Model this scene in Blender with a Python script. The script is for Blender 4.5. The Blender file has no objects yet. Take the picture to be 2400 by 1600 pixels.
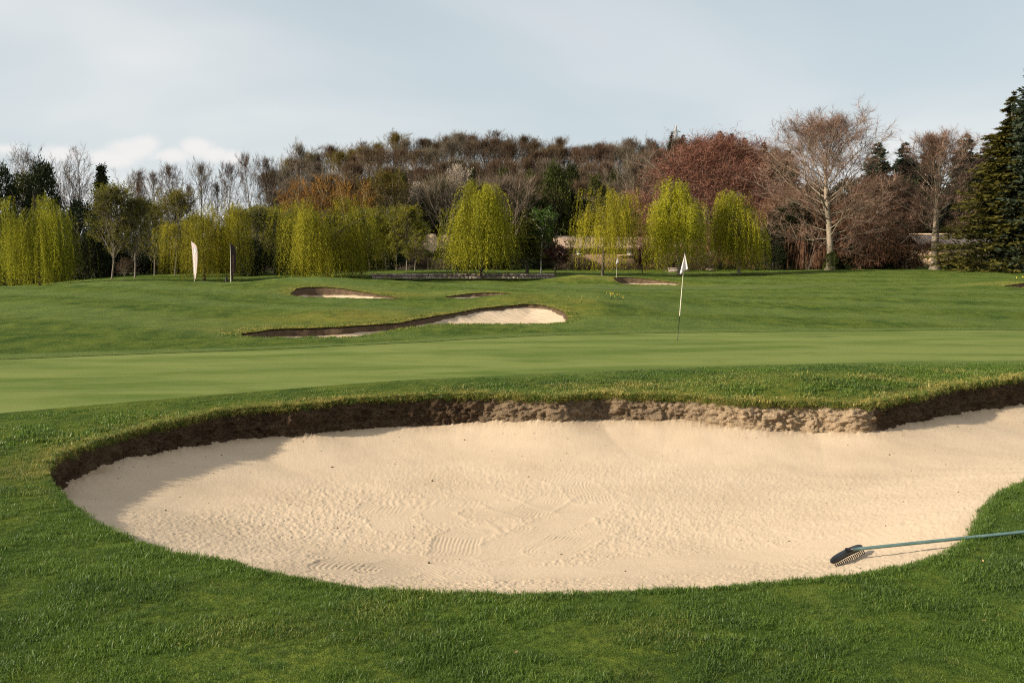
import bpy, math, random
import numpy as np
from mathutils import Vector, Matrix

S = bpy.context.scene
COL = S.collection

# ------------------------------------------------------------------ camera
EYE = 1.9
FPX = 35.0 / 36.0 * 2400.0                 # focal length in photograph pixels
PITCH = math.atan((800.0 - 615.0) / FPX)
CP, SP = math.cos(PITCH), math.sin(PITCH)
cam_d = bpy.data.cameras.new('camera')
cam = bpy.data.objects.new('camera', cam_d)
COL.objects.link(cam)
cam.location = (0, 0, EYE)
cam.rotation_euler = (math.pi / 2 - PITCH, 0, 0)
cam_d.lens = 35.0
cam_d.sensor_width = 36.0
cam_d.clip_start = 0.05
cam_d.clip_end = 6000
S.camera = cam

# ------------------------------------------------------------------ sun, sky, exposure
SUN_EL = math.radians(25.0)
SUN_AZ = math.radians(-107.0)               # from +Y (view direction) towards +X; the sun stands to the left
sun_dir = Vector((math.sin(SUN_AZ) * math.cos(SUN_EL), math.cos(SUN_AZ) * math.cos(SUN_EL), math.sin(SUN_EL)))
sd_ = bpy.data.lights.new('sun', 'SUN')
sd_.energy = 5.0
sd_.angle = math.radians(0.5)
sd_.color = (1.0, 0.885, 0.73)
sun = bpy.data.objects.new('sun', sd_)
COL.objects.link(sun)
sun.location = (-60, -5, 40)
sun.rotation_euler = sun_dir.to_track_quat('Z', 'Y').to_euler()

W = bpy.data.worlds.new('World')
S.world = W
W.use_nodes = True
wn, wl = W.node_tree.nodes, W.node_tree.links
wn.clear()


def wnode(t, **kw):
    n = wn.new(t)
    for k, v in kw.items():
        setattr(n, k, v)
    return n


def wmath(op, a, b=None, clamp=False):
    n = wnode('ShaderNodeMath', operation=op)
    n.use_clamp = clamp
    for i, x in enumerate((a, b)):
        if x is None:
            continue
        if isinstance(x, (int, float)):
            n.inputs[i].default_value = x
        else:
            wl.new(x, n.inputs[i])
    return n.outputs[0]


def wramp(x, lo, hi):
    n = wnode('ShaderNodeMapRange', interpolation_type='SMOOTHSTEP')
    n.inputs['From Min'].default_value = lo
    n.inputs['From Max'].default_value = hi
    wl.new(x, n.inputs['Value'])
    return n.outputs[0]


def wmix(fac, a, b):
    n = wnode('ShaderNodeMix', data_type='RGBA')
    for s, x in ((n.inputs['Factor'], fac), (n.inputs[6], a), (n.inputs[7], b)):
        if isinstance(x, (int, float)):
            s.default_value = x
        elif isinstance(x, tuple):
            s.default_value = x
        else:
            wl.new(x, s)
    return n.outputs[2]


sky = wnode('ShaderNodeTexSky', sky_type='NISHITA')
sky.sun_disc = False
sky.sun_elevation = SUN_EL
sky.sun_rotation = SUN_AZ % (2 * math.pi)
sky.altitude = 50
sky.air_density = 1.0
sky.dust_density = 2.2
sky.ozone_density = 1.2
tc = wnode('ShaderNodeTexCoord')
sep = wnode('ShaderNodeSeparateXYZ')
wl.new(tc.outputs['Generated'], sep.inputs[0])
# thin high veil of cloud: noise on a plane overhead
zz = wmath('ADD', wmath('MAXIMUM', sep.outputs['Z'], 0.0), 0.22)
cmb = wnode('ShaderNodeCombineXYZ')
wl.new(wmath('DIVIDE', sep.outputs['X'], zz), cmb.inputs[0])
wl.new(wmath('DIVIDE', sep.outputs['Y'], zz), cmb.inputs[1])
cmb.inputs[2].default_value = 3.7
nz = wnode('ShaderNodeTexNoise')
nz.inputs['Scale'].default_value = 0.62
nz.inputs['Detail'].default_value = 4.0
nz.inputs['Roughness'].default_value = 0.45
nz.inputs['Distortion'].default_value = 0.4
wl.new(cmb.outputs[0], nz.inputs['Vector'])
veil = wramp(nz.outputs['Fac'], 0.36, 0.66)
VEIL_COL = (10.2, 9.75, 9.4, 1.0)
HAZE_COL = (6.7, 7.6, 8.0, 1.0)
hz = wramp(sep.outputs['Z'], 0.62, 0.0)
base = wmix(wmath('ADD', wmath('MULTIPLY', hz, 0.42), 0.42), sky.outputs['Color'], HAZE_COL)
c1 = wmix(wmath('MULTIPLY', veil, 0.62), base, VEIL_COL)
# small cumulus clouds low over the horizon
nz2 = wnode('ShaderNodeTexNoise')
nz2.inputs['Scale'].default_value = 24.0
nz2.inputs['Detail'].default_value = 6.0
nz2.inputs['Roughness'].default_value = 0.6
wl.new(tc.outputs['Generated'], nz2.inputs['Vector'])
nzf = wmath('MULTIPLY', wmath('SUBTRACT', nz2.outputs['Fac'], 0.5), 1.7)
cum = None


def pix_dir(px, py):
    a, b = (px - 1200.0) / FPX, (800.0 - py) / FPX
    return Vector((a, b * SP + CP, b * CP - SP)).normalized()


for (cx, cy, rx, rz) in ((318, 352, 74, 30), (345, 340, 44, 30), (262, 372, 70, 22), (395, 366, 60, 24), (466, 348, 44, 26), (500, 362, 42, 20), (150, 364, 60, 22), (10, 350, 42, 22), (545, 372, 30, 22),
                         (-420, 350, 130, 34), (-700, 370, 200, 36), (3000, 330, 160, 40), (3600, 350, 240, 44)):
    d = pix_dir(cx, cy)
    sub = wnode('ShaderNodeVectorMath', operation='SUBTRACT')
    wl.new(tc.outputs['Generated'], sub.inputs[0])
    sub.inputs[1].default_value = d
    scl = wnode('ShaderNodeVectorMath', operation='MULTIPLY')
    wl.new(sub.outputs[0], scl.inputs[0])
    scl.inputs[1].default_value = (FPX / rx, FPX / rx, FPX / rz)
    ln = wnode('ShaderNodeVectorMath', operation='LENGTH')
    wl.new(scl.outputs[0], ln.inputs[0])
    v = wmath('SUBTRACT', 1.0, ln.outputs['Value'])
    cum = v if cum is None else wmath('SMOOTH_MAX', cum, v)
    if cum is not v:
        cum.node.inputs[2].default_value = 0.25
cm = wramp(wmath('ADD', cum, nzf), -0.05, 0.75)
c2 = wmix(wmath('MULTIPLY', cm, 0.66), c1, (9.6, 9.1, 8.8, 1.0))
bg = wnode('ShaderNodeBackground')
bg.inputs['Strength'].default_value = 0.061
wl.new(c2, bg.inputs['Color'])
wo = wnode('ShaderNodeOutputWorld')
wl.new(bg.outputs[0], wo.inputs['Surface'])

S.view_settings.view_transform = 'Standard'
S.view_settings.look = 'None'
S.view_settings.gamma = 1.0
S.view_settings.use_curve_mapping = False
S.view_settings.exposure = 0.74
S.render.film_transparent = False
try:
    S.cycles.max_bounces = 6
    S.cycles.diffuse_bounces = 3
    S.cycles.transmission_bounces = 3
    S.cycles.use_denoising = False
    S.cycles.filter_width = 1.15
    S.cycles.sample_clamp_indirect = 4.0
    S.cycles.caustics_reflective = False
    S.cycles.caustics_refractive = False
except Exception:
    pass


# ------------------------------------------------------------------ pixel -> world helpers (layout only)
def ray(px, py):
    a, b = (px - 1200.0) / FPX, (800.0 - py) / FPX
    return a, b * SP + CP, b * CP - SP


def at_d(px, py, d):
    a, y, z = ray(px, py)
    t = d / y
    return (a * t, d, EYE + z * t)


def at_z(px, py, zv):
    a, y, z = ray(px, py)
    t = (zv - EYE) / z
    return (a * t, y * t, zv)


# ------------------------------------------------------------------ tags, meshes
def tag(o, label=None, cat=None, group=None, kind=None):
    if label:
        o['label'] = label
    if cat:
        o['category'] = cat
    if group:
        o['group'] = group
    if kind:
        o['kind'] = kind
    return o


def empty(name, loc=(0, 0, 0), rz=0.0, label=None, cat=None, group=None):
    o = bpy.data.objects.new(name, None)
    COL.objects.link(o)
    o.empty_display_size = 0.2
    o.location = loc
    o.rotation_euler = (0, 0, rz)
    return tag(o, label, cat, group)


def mesh_data(name, v, faces, mat=None, smooth=False, attrs=None):
    """faces: list of integer arrays, each (n, k)."""
    me = bpy.data.meshes.new(name)
    v = np.asarray(v, dtype=np.float32)
    me.vertices.add(len(v))
    me.vertices.foreach_set('co', v.ravel())
    loops, starts, tot = [], [], 0
    for f in faces:
        f = np.asarray(f, dtype=np.int32)
        if len(f) == 0:
            continue
        loops.append(f.ravel())
        starts.append(tot + np.arange(len(f), dtype=np.int32) * f.shape[1])
        tot += f.size
    loops = np.concatenate(loops)
    starts = np.concatenate(starts).astype(np.int32)
    me.loops.add(len(loops))
    me.loops.foreach_set('vertex_index', loops)
    me.polygons.add(len(starts))
    me.polygons.foreach_set('loop_start', starts)
    if smooth:
        me.polygons.foreach_set('use_smooth', np.ones(len(starts), dtype=bool))
    for an, (dom, arr) in (attrs or {}).items():
        at = me.attributes.new(an, 'FLOAT', dom)
        at.data.foreach_set('value', np.asarray(arr, dtype=np.float32))
    me.update(calc_edges=True)
    if mat:
        me.materials.append(mat)
    return me


def obj(name, me, parent=None, loc=None):
    o = bpy.data.objects.new(name, me)
    COL.objects.link(o)
    if parent:
        o.parent = parent
    if loc is not None:
        o.location = loc
    return o


def box_arrays(c, s, rot=None):
    x, y, z = s[0] / 2, s[1] / 2, s[2] / 2
    v = np.array([(-x, -y, -z), (x, -y, -z), (x, y, -z), (-x, y, -z), (-x, -y, z), (x, -y, z), (x, y, z), (-x, y, z)], dtype=float)
    if rot is not None:
        v = v @ np.array(rot).T
    v = v + np.array(c)
    f = np.array([(0, 3, 2, 1), (4, 5, 6, 7), (0, 1, 5, 4), (1, 2, 6, 5), (2, 3, 7, 6), (3, 0, 4, 7)])
    return v, f


class MB:
    def __init__(self):
        self.v, self.f, self.n = [], [], 0

    def add(self, v, f):
        self.v.append(np.asarray(v, dtype=float))
        self.f.append((np.asarray(f), self.n))
        self.n += len(v)

    def box(self, c, s, rot=None):
        self.add(*box_arrays(c, s, rot))

    def tube(self, pts, rad, sides=8, cap=True):
        v, f, c = polytube(pts, rad, sides)
        self.add(v, f)
        if cap:
            n = len(pts)
            self.f.append((np.array([list(range(sides))[::-1]]), self.n - len(v)))
            self.f.append((np.array([[(n - 1) * sides + i for i in range(sides)]]), self.n - len(v)))

    def data(self, name, mat=None, smooth=False):
        return mesh_data(name, np.concatenate(self.v), [f + o for f, o in self.f], mat, smooth)

    def build(self, name, mat, parent=None, smooth=False):
        return obj(name, self.data(name, mat, smooth), parent)


def polytube(pts, rad, sides=8):
    pts = np.asarray(pts, dtype=float)
    n = len(pts)
    rad = np.broadcast_to(np.asarray(rad, dtype=float), (n,))
    t = np.gradient(pts, axis=0)
    t /= np.linalg.norm(t, axis=1)[:, None] + 1e-9
    ref = np.array((0.0, 0, 1)) if abs(t[0][2]) < 0.9 else np.array((1.0, 0, 0))
    a = np.cross(t, ref)
    a /= np.linalg.norm(a, axis=1)[:, None] + 1e-9
    b = np.cross(t, a)
    ang = np.arange(sides) * 2 * math.pi / sides
    v = pts[:, None, :] + rad[:, None, None] * (np.cos(ang)[None, :, None] * a[:, None, :] + np.sin(ang)[None, :, None] * b[:, None, :])
    v = v.reshape(-1, 3)
    i = np.arange(n - 1)[:, None] * sides
    j = np.arange(sides)[None, :]
    j2 = (j + 1) % sides
    f = np.stack([i + j, i + sides + j, i + sides + j2, i + j2], axis=-1).reshape(-1, 4)
    return v, f, None


# ------------------------------------------------------------------ noise
def _hash(ix, iy, seed):
    h = (ix.astype(np.int64) * 374761393 + iy.astype(np.int64) * 668265263 + seed * 974711) & 0x7fffffff
    h = ((h ^ (h >> 13)) * 1274126177) & 0x7fffffff
    h = h ^ (h >> 16)
    return (h & 0xffff) / 65535.0


def vnoise(x, y, seed=0):
    ix, iy = np.floor(x), np.floor(y)
    fx, fy = x - ix, y - iy
    ix, iy = ix.astype(np.int64), iy.astype(np.int64)
    ux, uy = fx * fx * (3 - 2 * fx), fy * fy * (3 - 2 * fy)
    a, b = _hash(ix, iy, seed), _hash(ix + 1, iy, seed)
    c, d = _hash(ix, iy + 1, seed), _hash(ix + 1, iy + 1, seed)
    return (a + (b - a) * ux + (c - a) * uy + (a - b - c + d) * ux * uy) * 2 - 1


def fbm(x, y, seed=0, octv=4, gain=0.5):
    r, am, t = 0, 1.0, 0.0
    for o in range(octv):
        r = r + am * vnoise(x * 2 ** o + 17.3 * o, y * 2 ** o - 9.1 * o, seed + o * 31)
        t += am
        am *= gain
    return r / t


def sstep(a, b, x):
    t = np.clip((x - a) / (b - a), 0, 1)
    return t * t * (3 - 2 * t)


# ------------------------------------------------------------------ material helpers
class NT:
    def __init__(self, name):
        self.m = bpy.data.materials.new(name)
        self.m.use_nodes = True
        self.t = self.m.node_tree
        self.t.nodes.clear()
        self.out = self.t.nodes.new('ShaderNodeOutputMaterial')

    def n(self, t, ins=None, **kw):
        nd = self.t.nodes.new(t)
        for k, v in kw.items():
            setattr(nd, k, v)
        for k, v in (ins or {}).items():
            self.set(nd.inputs[k], v)
        return nd

    def set(self, s, v):
        if hasattr(v, 'is_output'):
            self.t.links.new(v, s)
        elif hasattr(v, 'outputs'):
            self.t.links.new(v.outputs[0], s)
        else:
            if isinstance(v, tuple) and len(v) == 3 and len(s.default_value) == 4:
                v = v + (1.0,)
            s.default_value = v

    def noise(self, vec, scale, detail=3.0, rough=0.5, dist=0.0):
        return self.n('ShaderNodeTexNoise', {'Vector': vec, 'Scale': scale, 'Detail': detail, 'Roughness': rough, 'Distortion': dist}).outputs['Fac']

    def ramp(self, x, lo, hi, a=0.0, b=1.0):
        return self.n('ShaderNodeMapRange', {'Value': x, 'From Min': lo, 'From Max': hi, 'To Min': a, 'To Max': b}).outputs[0]

    def mix(self, f, a, b, blend='MIX'):
        nd = self.n('ShaderNodeMix', data_type='RGBA', blend_type=blend)
        self.set(nd.inputs['Factor'], f)
        self.set(nd.inputs[6], a)
        self.set(nd.inputs[7], b)
        return nd.outputs[2]

    def math(self, op, a, b=0.0, clamp=False):
        nd = self.n('ShaderNodeMath', operation=op)
        nd.use_clamp = clamp
        self.set(nd.inputs[0], a)
        self.set(nd.inputs[1], b)
        return nd.outputs[0]

    def attr(self, name, typ='GEOMETRY'):
        return self.n('ShaderNodeAttribute', attribute_name=name, attribute_type=typ).outputs['Fac']

    def pos(self, scale=None):
        g = self.n('ShaderNodeNewGeometry').outputs['Position']
        return g if scale is None else self.mapv(g, scale)

    def ocoord(self, scale=None):
        g = self.n('ShaderNodeTexCoord').outputs['Object']
        return g if scale is None else self.mapv(g, scale)

    def mapv(self, v, scale):
        return self.n('ShaderNodeMapping', {'Vector': v, 'Scale': scale}).outputs[0]

    def bump(self, h, strength=0.5, dist=0.02):
        return self.n('ShaderNodeBump', {'Height': h, 'Strength': strength, 'Distance': dist}).outputs[0]

    def pbsdf(self, col, rough=0.8, normal=None, spec=0.3, metallic=0.0):
        p = self.n('ShaderNodeBsdfPrincipled', {'Base Color': col, 'Roughness': rough, 'Metallic': metallic, 'Specular IOR Level': spec})
        if normal is not None:
            self.set(p.inputs['Normal'], normal)
        return p.outputs[0]

    def done(self, sh):
        self.t.links.new(sh, self.out.inputs['Surface'])
        return self.m


def simple_mat(name, col, rough=0.7, spec=0.3, metallic=0.0, var=0.15, scale=8.0, bump=0.0):
    t = NT(name)
    nz_ = t.noise(t.ocoord(), scale, 4.0)
    dark = tuple(c * (1 - var) for c in col)
    lite = tuple(min(1, c * (1 + var)) for c in col)
    c = t.mix(t.ramp(nz_, 0.3, 0.7), dark, lite)
    return t.done(t.pbsdf(c, rough, t.bump(nz_, bump, 0.02) if bump else None, spec, metallic))


def leaf_mat(name, c1, c2, transl=0.35, objvar=0.25, rough=0.6, huevar=0.04):
    """leaf colour between c1 and c2 by the per-face attribute tint, varied a little per tree"""
    t = NT(name)
    tint = t.attr('tint')
    rnd = t.n('ShaderNodeObjectInfo').outputs['Random']
    c = t.mix(tint, c1, c2)
    hs = t.n('ShaderNodeHueSaturation', {'Color': c, 'Hue': t.ramp(rnd, 0, 1, 0.5 - huevar, 0.5 + huevar), 'Value': t.ramp(t.math('FRACT', t.math('MULTIPLY', rnd, 7.31)), 0, 1, 1 - objvar, 1 + objvar)})
    p = t.pbsdf(hs.outputs[0], rough, None, 0.08)
    if transl <= 0:
        return t.done(p)
    tr = t.n('ShaderNodeBsdfTranslucent', {'Color': hs.outputs[0]}).outputs[0]
    m = t.n('ShaderNodeMixShader', {0: transl, 1: p, 2: tr})
    return t.done(m.outputs[0])
# ------------------------------------------------------------------ bunker outlines: (px, py, height z or None, distance or None, face height)
def outline(rows):
    out = []
    for r in rows:
        px, py, z, d, hf = r
        if px is None:
            out.append((py, z, d, hf))           # a world point outside the frame
        else:
            out.append((at_z(px, py, z) if d is None else at_d(px, py, d)) + (hf,))
    return np.array(out, dtype=float)


def dense(pts, n):
    """closed Catmull-Rom through pts (any number of columns), resampled to n points by length"""
    k = len(pts)
    out = []
    for i in range(k):
        p0, p1, p2, p3 = pts[i - 1], pts[i], pts[(i + 1) % k], pts[(i + 2) % k]
        t = np.linspace(0, 1, 24, endpoint=False)[:, None]
        out.append(0.5 * (2 * p1 + (p2 - p0) * t + (2 * p0 - 5 * p1 + 4 * p2 - p3) * t ** 2 + (3 * p1 - p0 - 3 * p2 + p3) * t ** 3))
    q = np.concatenate(out)
    q2 = np.concatenate([q, q[:1]])
    s = np.concatenate([[0], np.cumsum(np.linalg.norm(np.diff(q2[:, :2], axis=0), axis=1))])
    u = np.linspace(0, s[-1], n, endpoint=False)
    return np.stack([np.interp(u, s, q2[:, c]) for c in range(q.shape[1])], axis=1)


MAIN = outline([
    (102, 1112, -.08, None, .22), (114, 1086, -.07, None, .28), (157, 1060, -.06, None, .27), (214, 1036, -.05, None, .26), (306, 1010, -.05, None, .28),
    (408, 985, -.04, None, .33), (510, 964, -.04, None, .37), (612, 954, -.03, None, .37), (714, 948, -.03, None, .39), (816, 935, -.02, None, .40), (918, 928, -.02, None, .40),
    (1020, 924, -.02, None, .42), (1122, 923, -.02, None, .38), (1225, 926, -.02, None, .34), (1300, 929, -.02, None, .32), (1393, 922, -.02, None, .35), (1487, 925, -.02, None, .35),
    (1604, 929, -.03, None, .31), (1697, 937, -.03, None, .34), (1768, 941, -.03, None, .36), (1838, 941, -.03, None, .39), (1908, 942, -.03, None, .40), (2001, 946, -.03, None, .36),
    (2048, 943, -.03, None, .35), (2142, 928, -.02, None, .34), (2235, 904, 0.0, None, .40), (2329, 892, 0.02, None, .40), (2400, 882, 0.03, None, .40), (2500, 872, 0.03, None, .38),
    (None, 11.0, 16.6, .02, .35), (None, 12.2, 15.2, .0, .3), (None, 12.2, 13.4, -.03, .2), (None, 10.6, 11.8, -.05, .12), (None, 8.2, 10.9, -.08, .08), (None, 6.2, 10.2, -.10, .07),
    (2400, 1136, -.11, None, .06), (2332, 1180, -.12, None, .06), (2304, 1210, -.13, None, .06), (2292, 1242, -.14, None, .06), (2278, 1270, -.15, None, .06), (2225, 1299, -.15, None, .06), (2143, 1320, -.15, None, .06),
    (2041, 1342, -.15, None, .06), (1939, 1357, -.15, None, .06), (1837, 1368, -.15, None, .06), (1735, 1377, -.15, None, .06), (1633, 1384, -.15, None, .06), (1531, 1388, -.15, None, .06), (1429, 1390, -.15, None, .06),
    (1327, 1393, -.15, None, .06), (1225, 1395, -.15, None, .06), (1122, 1393, -.15, None, .06), (1020, 1390, -.15, None, .06), (918, 1385, -.15, None, .06), (796, 1372, -.15, None, .06), (714, 1361, -.15, None, .06),
    (612, 1341, -.15, None, .06), (510, 1316, -.15, None, .06), (429, 1301, -.15, None, .06), (327, 1274, -.15, None, .06), (265, 1250, -.14, None, .06), (204, 1213, -.12, None, .08), (146, 1168, -.10, None, .12), (116, 1140, -.09, None, .18)])

MIDDLE = outline([
    (557, 787, None, 26.2, .06), (584, 779, None, 27.2, .14), (653, 771, None, 28.3, .18), (730, 769, None, 28.8, .18), (806, 765, None, 29.2, .18), (883, 760, None, 30.0, .18), (940, 755, None, 30.6, .19),
    (997, 744, None, 32.2, .16), (1055, 735, None, 33.4, .12), (1112, 724, None, 34.8, .12), (1170, 718, None, 35.6, .11), (1227, 713, None, 36.4, .11), (1265, 714, None, 36.4, .11), (1304, 723, None, 35.2, .11), (1323, 735, None, 33.8, .10), (1332, 749, None, 32.2, .08),
    (1322, 757, None, 31.2, .05), (1265, 760, None, 30.6, .05), (1150, 759, None, 30.4, .05), (1036, 760, None, 30.2, .05), (997, 764, None, 29.6, .05), (940, 770, None, 28.6, .05), (902, 777, None, 27.6, .05), (864, 785, None, 26.6, .05), (825, 789, None, 26.2, .05),
    (730, 791, None, 25.8, .05), (640, 791, None, 25.6, .05), (585, 790, None, 25.7, .05)])
LEFTB = outline([
    (681, 691, None, 51.5, .10), (690, 680, None, 53.5, .26), (714, 673, None, 55, .32), (768, 673, None, 55.4, .32), (806, 677, None, 55, .29), (844, 683, None, 54.2, .18), (883, 690, None, 53.2, .13), (925, 696, None, 52.4, .1),
    (940, 700, None, 51.6, .05), (902, 700, None, 51.2, .05), (844, 699, None, 51, .05), (768, 697, None, 50.8, .05), (710, 696, None, 50.8, .05)])
SLIMB = outline([
    (1040, 698, None, 51.5, .05), (1074, 691, None, 52.6, .12), (1131, 686, None, 53.4, .18), (1185, 687, None, 53.2, .15), (1203, 691, None, 52.4, .06), (1180, 696, None, 51.4, .04), (1112, 699, None, 51, .04)])
FARB = outline([
    (1438, 654, None, 82.5, .2), (1445, 649.5, None, 84.5, .38), (1471, 650, None, 85, .38), (1497, 651.5, None, 85, .34), (1525, 655, None, 84.5, .26), (1555, 659, None, 83.6, .18), (1590, 663, None, 82.6, .1), (1594, 667, None, 81, .05),
    (1556, 667, None, 80.6, .05), (1500, 667, None, 80.4, .05), (1458, 665, None, 80.8, .05)])
EDGEB = outline([
    (2350, 671, None, 56.5, .08), (2387, 665, None, 58.4, .2), (2425, 662, None, 59.2, .3), (2480, 663, None, 59.2, .3), (2520, 670, None, 57.2, .1), (2480, 675, None, 55.4, .05), (2400, 674, None, 55.6, .05)])
GREEN = np.array([at_z(px, py, z)[:2] for px, py, z in (
    (-700, 1040, -.03), (0, 968, 0), (332, 939, 0), (663, 912, 0), (995, 888, 0), (1300, 873, 0), (1627, 860, 0.01), (1861, 853, .02), (2118, 847, .02), (2400, 844, .02), (2700, 842, .02), (3000, 815, .02), (2900, 785, .02), (2400, 774, .02), (2000, 776, .02),
    (1640, 779, .02), (1400, 783, .02), (1304, 785, .02), (1074, 796, .02), (844, 808, .01), (500, 823, .0), (0, 842, 0), (-500, 860, 0), (-900, 930, -.02))])
GREEN2 = np.array([at_d(px, py, d)[:2] for px, py, d in ((1262, 672, 74), (1330, 668, 77), (1450, 669, 77.5), (1700, 669, 77), (1900, 667, 78), (2010, 666, 78), (1960, 671, 74), (1800, 676, 70), (1500, 680, 67.5), (1340, 679, 68))])

ANCH = []


def A(px, py, z=None, d=None):
    ANCH.append(at_z(px, py, z) if d is None else at_d(px, py, d))


for b in (MAIN, MIDDLE, LEFTB, SLIMB, FARB, EDGEB):
    ANCH += [tuple(r[:3]) for r in b]
for x in (-12, -6, -2, 2, 6, 12):
    ANCH += [(x, 2.0, -.17), (x, 4.6, -.16)]
ANCH += [(-9, 9, -.06), (-7, 7, -.1), (-6, 11, -.02), (-9, 12, 0), (9, 7, -.1), (7, 8.5, -.1), (14, 12, -.02), (15, 16, .03)]
for px, py, z in ((0, 968, 0), (332, 939, 0), (663, 912, 0), (995, 888, 0), (1300, 873, 0), (1627, 860, .02), (1861, 853, .02), (2118, 847, .02), (2400, 844, .02), (2700, 842, .03),
                  (2400, 774, .02), (2000, 776, .02), (1640, 779, .02), (1304, 785, .02), (1074, 796, .02), (844, 808, .01), (500, 823, 0), (0, 842, 0), (-500, 850, 0),
                  (300, 885, 0), (900, 845, 0), (1500, 815, .02), (2000, 810, .02)):
    A(px, py, z)
# bank between the big bunker and the green
for px, py, d in ((1500, 888, 15.9), (1700, 886, 15.6), (1880, 882, 15.4), (2050, 880, 15.7), (2200, 872, 16.8), (1880, 900, 14.6), (1700, 905, 14.7), (1300, 896, 15.8), (1000, 905, 15.2), (2330, 868, 17.6)):
    A(px, py, d=d)
# rise at the left
for px, py, d in ((0, 800, 22.5), (200, 765, 27), (0, 765, 27), (450, 770, 27), (0, 720, 37), (250, 708, 39), (500, 720, 36), (0, 674, 62), (90, 674, 62), (160, 666, 62), (230, 660, 62), (330, 658.5, 63), (450, 662, 63), (540, 665, 63),
                  (-300, 672, 62), (-300, 780, 25), (0, 690, 50), (300, 682, 50), (480, 690, 48), (600, 718, 38), (620, 745, 32), (0, 675, 85), (120, 673, 85), (250, 662, 90), (450, 663, 90)):
    A(px, py, d=d)
# hump behind the left far bunker
for px, py, d in ((570, 664, 60), (610, 658, 61), (650, 652.5, 61.5), (704, 649.5, 62), (760, 650, 62), (810, 653, 62), (860, 656.5, 62), (900, 659.5, 62), (960, 662, 63), (704, 660, 70), (640, 690, 50), (600, 678, 55), (660, 672, 55),
                  (760, 664, 58), (850, 672, 57.5), (960, 685, 55), (1000, 686, 55), (1030, 680, 58), (1120, 676, 58), (1200, 678, 58), (1260, 682, 57)):
    A(px, py, d=d)
# mound behind the middle bunker
for px, py, d in ((700, 742, 31.5), (770, 728, 33), (850, 721, 34), (930, 724, 34), (1000, 728, 35), (1060, 718, 37), (1120, 705, 38), (1180, 695, 38.5), (1230, 688, 39), (1290, 684.5, 39.5), (1350, 686, 39.5), (1400, 691, 39.3), (1450, 698, 39),
                  (1500, 707, 38.5), (1550, 719, 37.5), (1600, 731, 36), (1380, 715, 35.5), (1400, 745, 31), (1360, 765, 28.6), (1450, 740, 32.2), (850, 712, 42), (1000, 712, 44), (1290, 694, 47), (700, 716, 42), (640, 765, 28.8),
                  (1000, 775, 27.2), (1200, 770, 28), (850, 798, 24.6), (700, 800, 24.3), (560, 797, 24.6)):
    A(px, py, d=d)
# mound beside the far bunker, second green, fairway at the right
for px, py, d in ((1270, 657, 86), (1310, 649, 86.5), (1365, 643, 87), (1410, 645, 87), (1440, 647, 87), (1500, 648, 88), (1580, 653, 88), (1365, 654, 83), (1300, 663, 81), (1365, 650, 96), (1262, 672, 74), (1450, 669, 77), (1700, 669, 77), (1990, 666, 78), (1500, 680, 67.5), (1800, 676, 70),
                  (1700, 700, 45), (2000, 692, 48), (2300, 700, 46), (1700, 740, 32.5), (2000, 740, 33), (2300, 742, 33), (1800, 716, 39), (2200, 716, 40), (2000, 652, 88), (1800, 650, 92), (1700, 655, 88), (2150, 646, 92), (2100, 634, 107), (1940, 633, 107), (1820, 637, 105), (2300, 631, 107), (2450, 631, 107),
                  (2200, 665, 68), (2280, 662, 66), (2340, 657, 64), (2400, 655, 64), (2480, 655, 64), (2350, 660, 72), (2250, 676, 57), (2300, 683, 52), (2700, 660, 64), (2700, 720, 38), (2700, 632, 107), (1600, 685, 60), (1500, 690, 58), (1400, 684, 62)):
    A(px, py, d=d)
# flat ground before the low stone wall, lawn behind it
for px, py, d in ((880, 657.5, 95), (1000, 657.5, 95), (1150, 657.5, 95), (1290, 656.5, 95), (700, 660, 95), (560, 661, 95), (880, 669, 75), (1100, 668, 75), (1200, 668, 74), (880, 649.5, 97.5), (1000, 648, 97.5), (1150, 648, 97.5), (1290, 647, 97.5), (700, 652, 98), (560, 655, 98), (400, 655, 100), (250, 655, 100), (100, 674, 97), (30, 675, 97), (180, 668, 99),
                  (-200, 676, 100), (1000, 634, 125), (1300, 634, 125), (800, 636, 125), (600, 640, 125), (300, 643, 125), (0, 668, 125), (1500, 640, 110), (1600, 641, 104), (1700, 640, 104), (1500, 634, 125), (1750, 634, 120), (2000, 628, 125), (2300, 626, 125), (2600, 626, 125)):
    A(px, py, d=d)
ANCH = np.array(ANCH)


def tps_coords(x, y):
    r = np.sqrt(x * x + y * y)
    return np.clip(np.arctan2(x, y), -0.85, 0.85), np.log(np.clip(r, 1.8, 127.0))


_au, _av = tps_coords(ANCH[:, 0], ANCH[:, 1])


def _k(d2):
    return 0.5 * d2 * np.log(d2 + 1e-12)


_n = len(ANCH)
_K = _k((_au[:, None] - _au[None]) ** 2 + (_av[:, None] - _av[None]) ** 2)
_P = np.stack([np.ones(_n), _au, _av], axis=1)
_M = np.zeros((_n + 3, _n + 3))
_M[:_n, :_n] = _K + np.eye(_n) * 2e-5
_M[:_n, _n:] = _P
_M[_n:, :_n] = _P.T
_w = np.linalg.solve(_M, np.concatenate([ANCH[:, 2], [0, 0, 0]]))

SKYLINE = [(-400, 8), (0, 8), (250, 4), (560, 4), (640, 11), (720, 16), (850, 19), (960, 21), (1100, 21.5), (1300, 20.5), (1500, 20), (1600, 20.5), (1750, 19), (1900, 15), (2100, 15), (2300, 17), (2800, 17)]
_sa = np.arctan((np.array([s[0] for s in SKYLINE]) - 1200.0) / FPX)
_sz = np.array([s[1] for s in SKYLINE], dtype=float)


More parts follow.
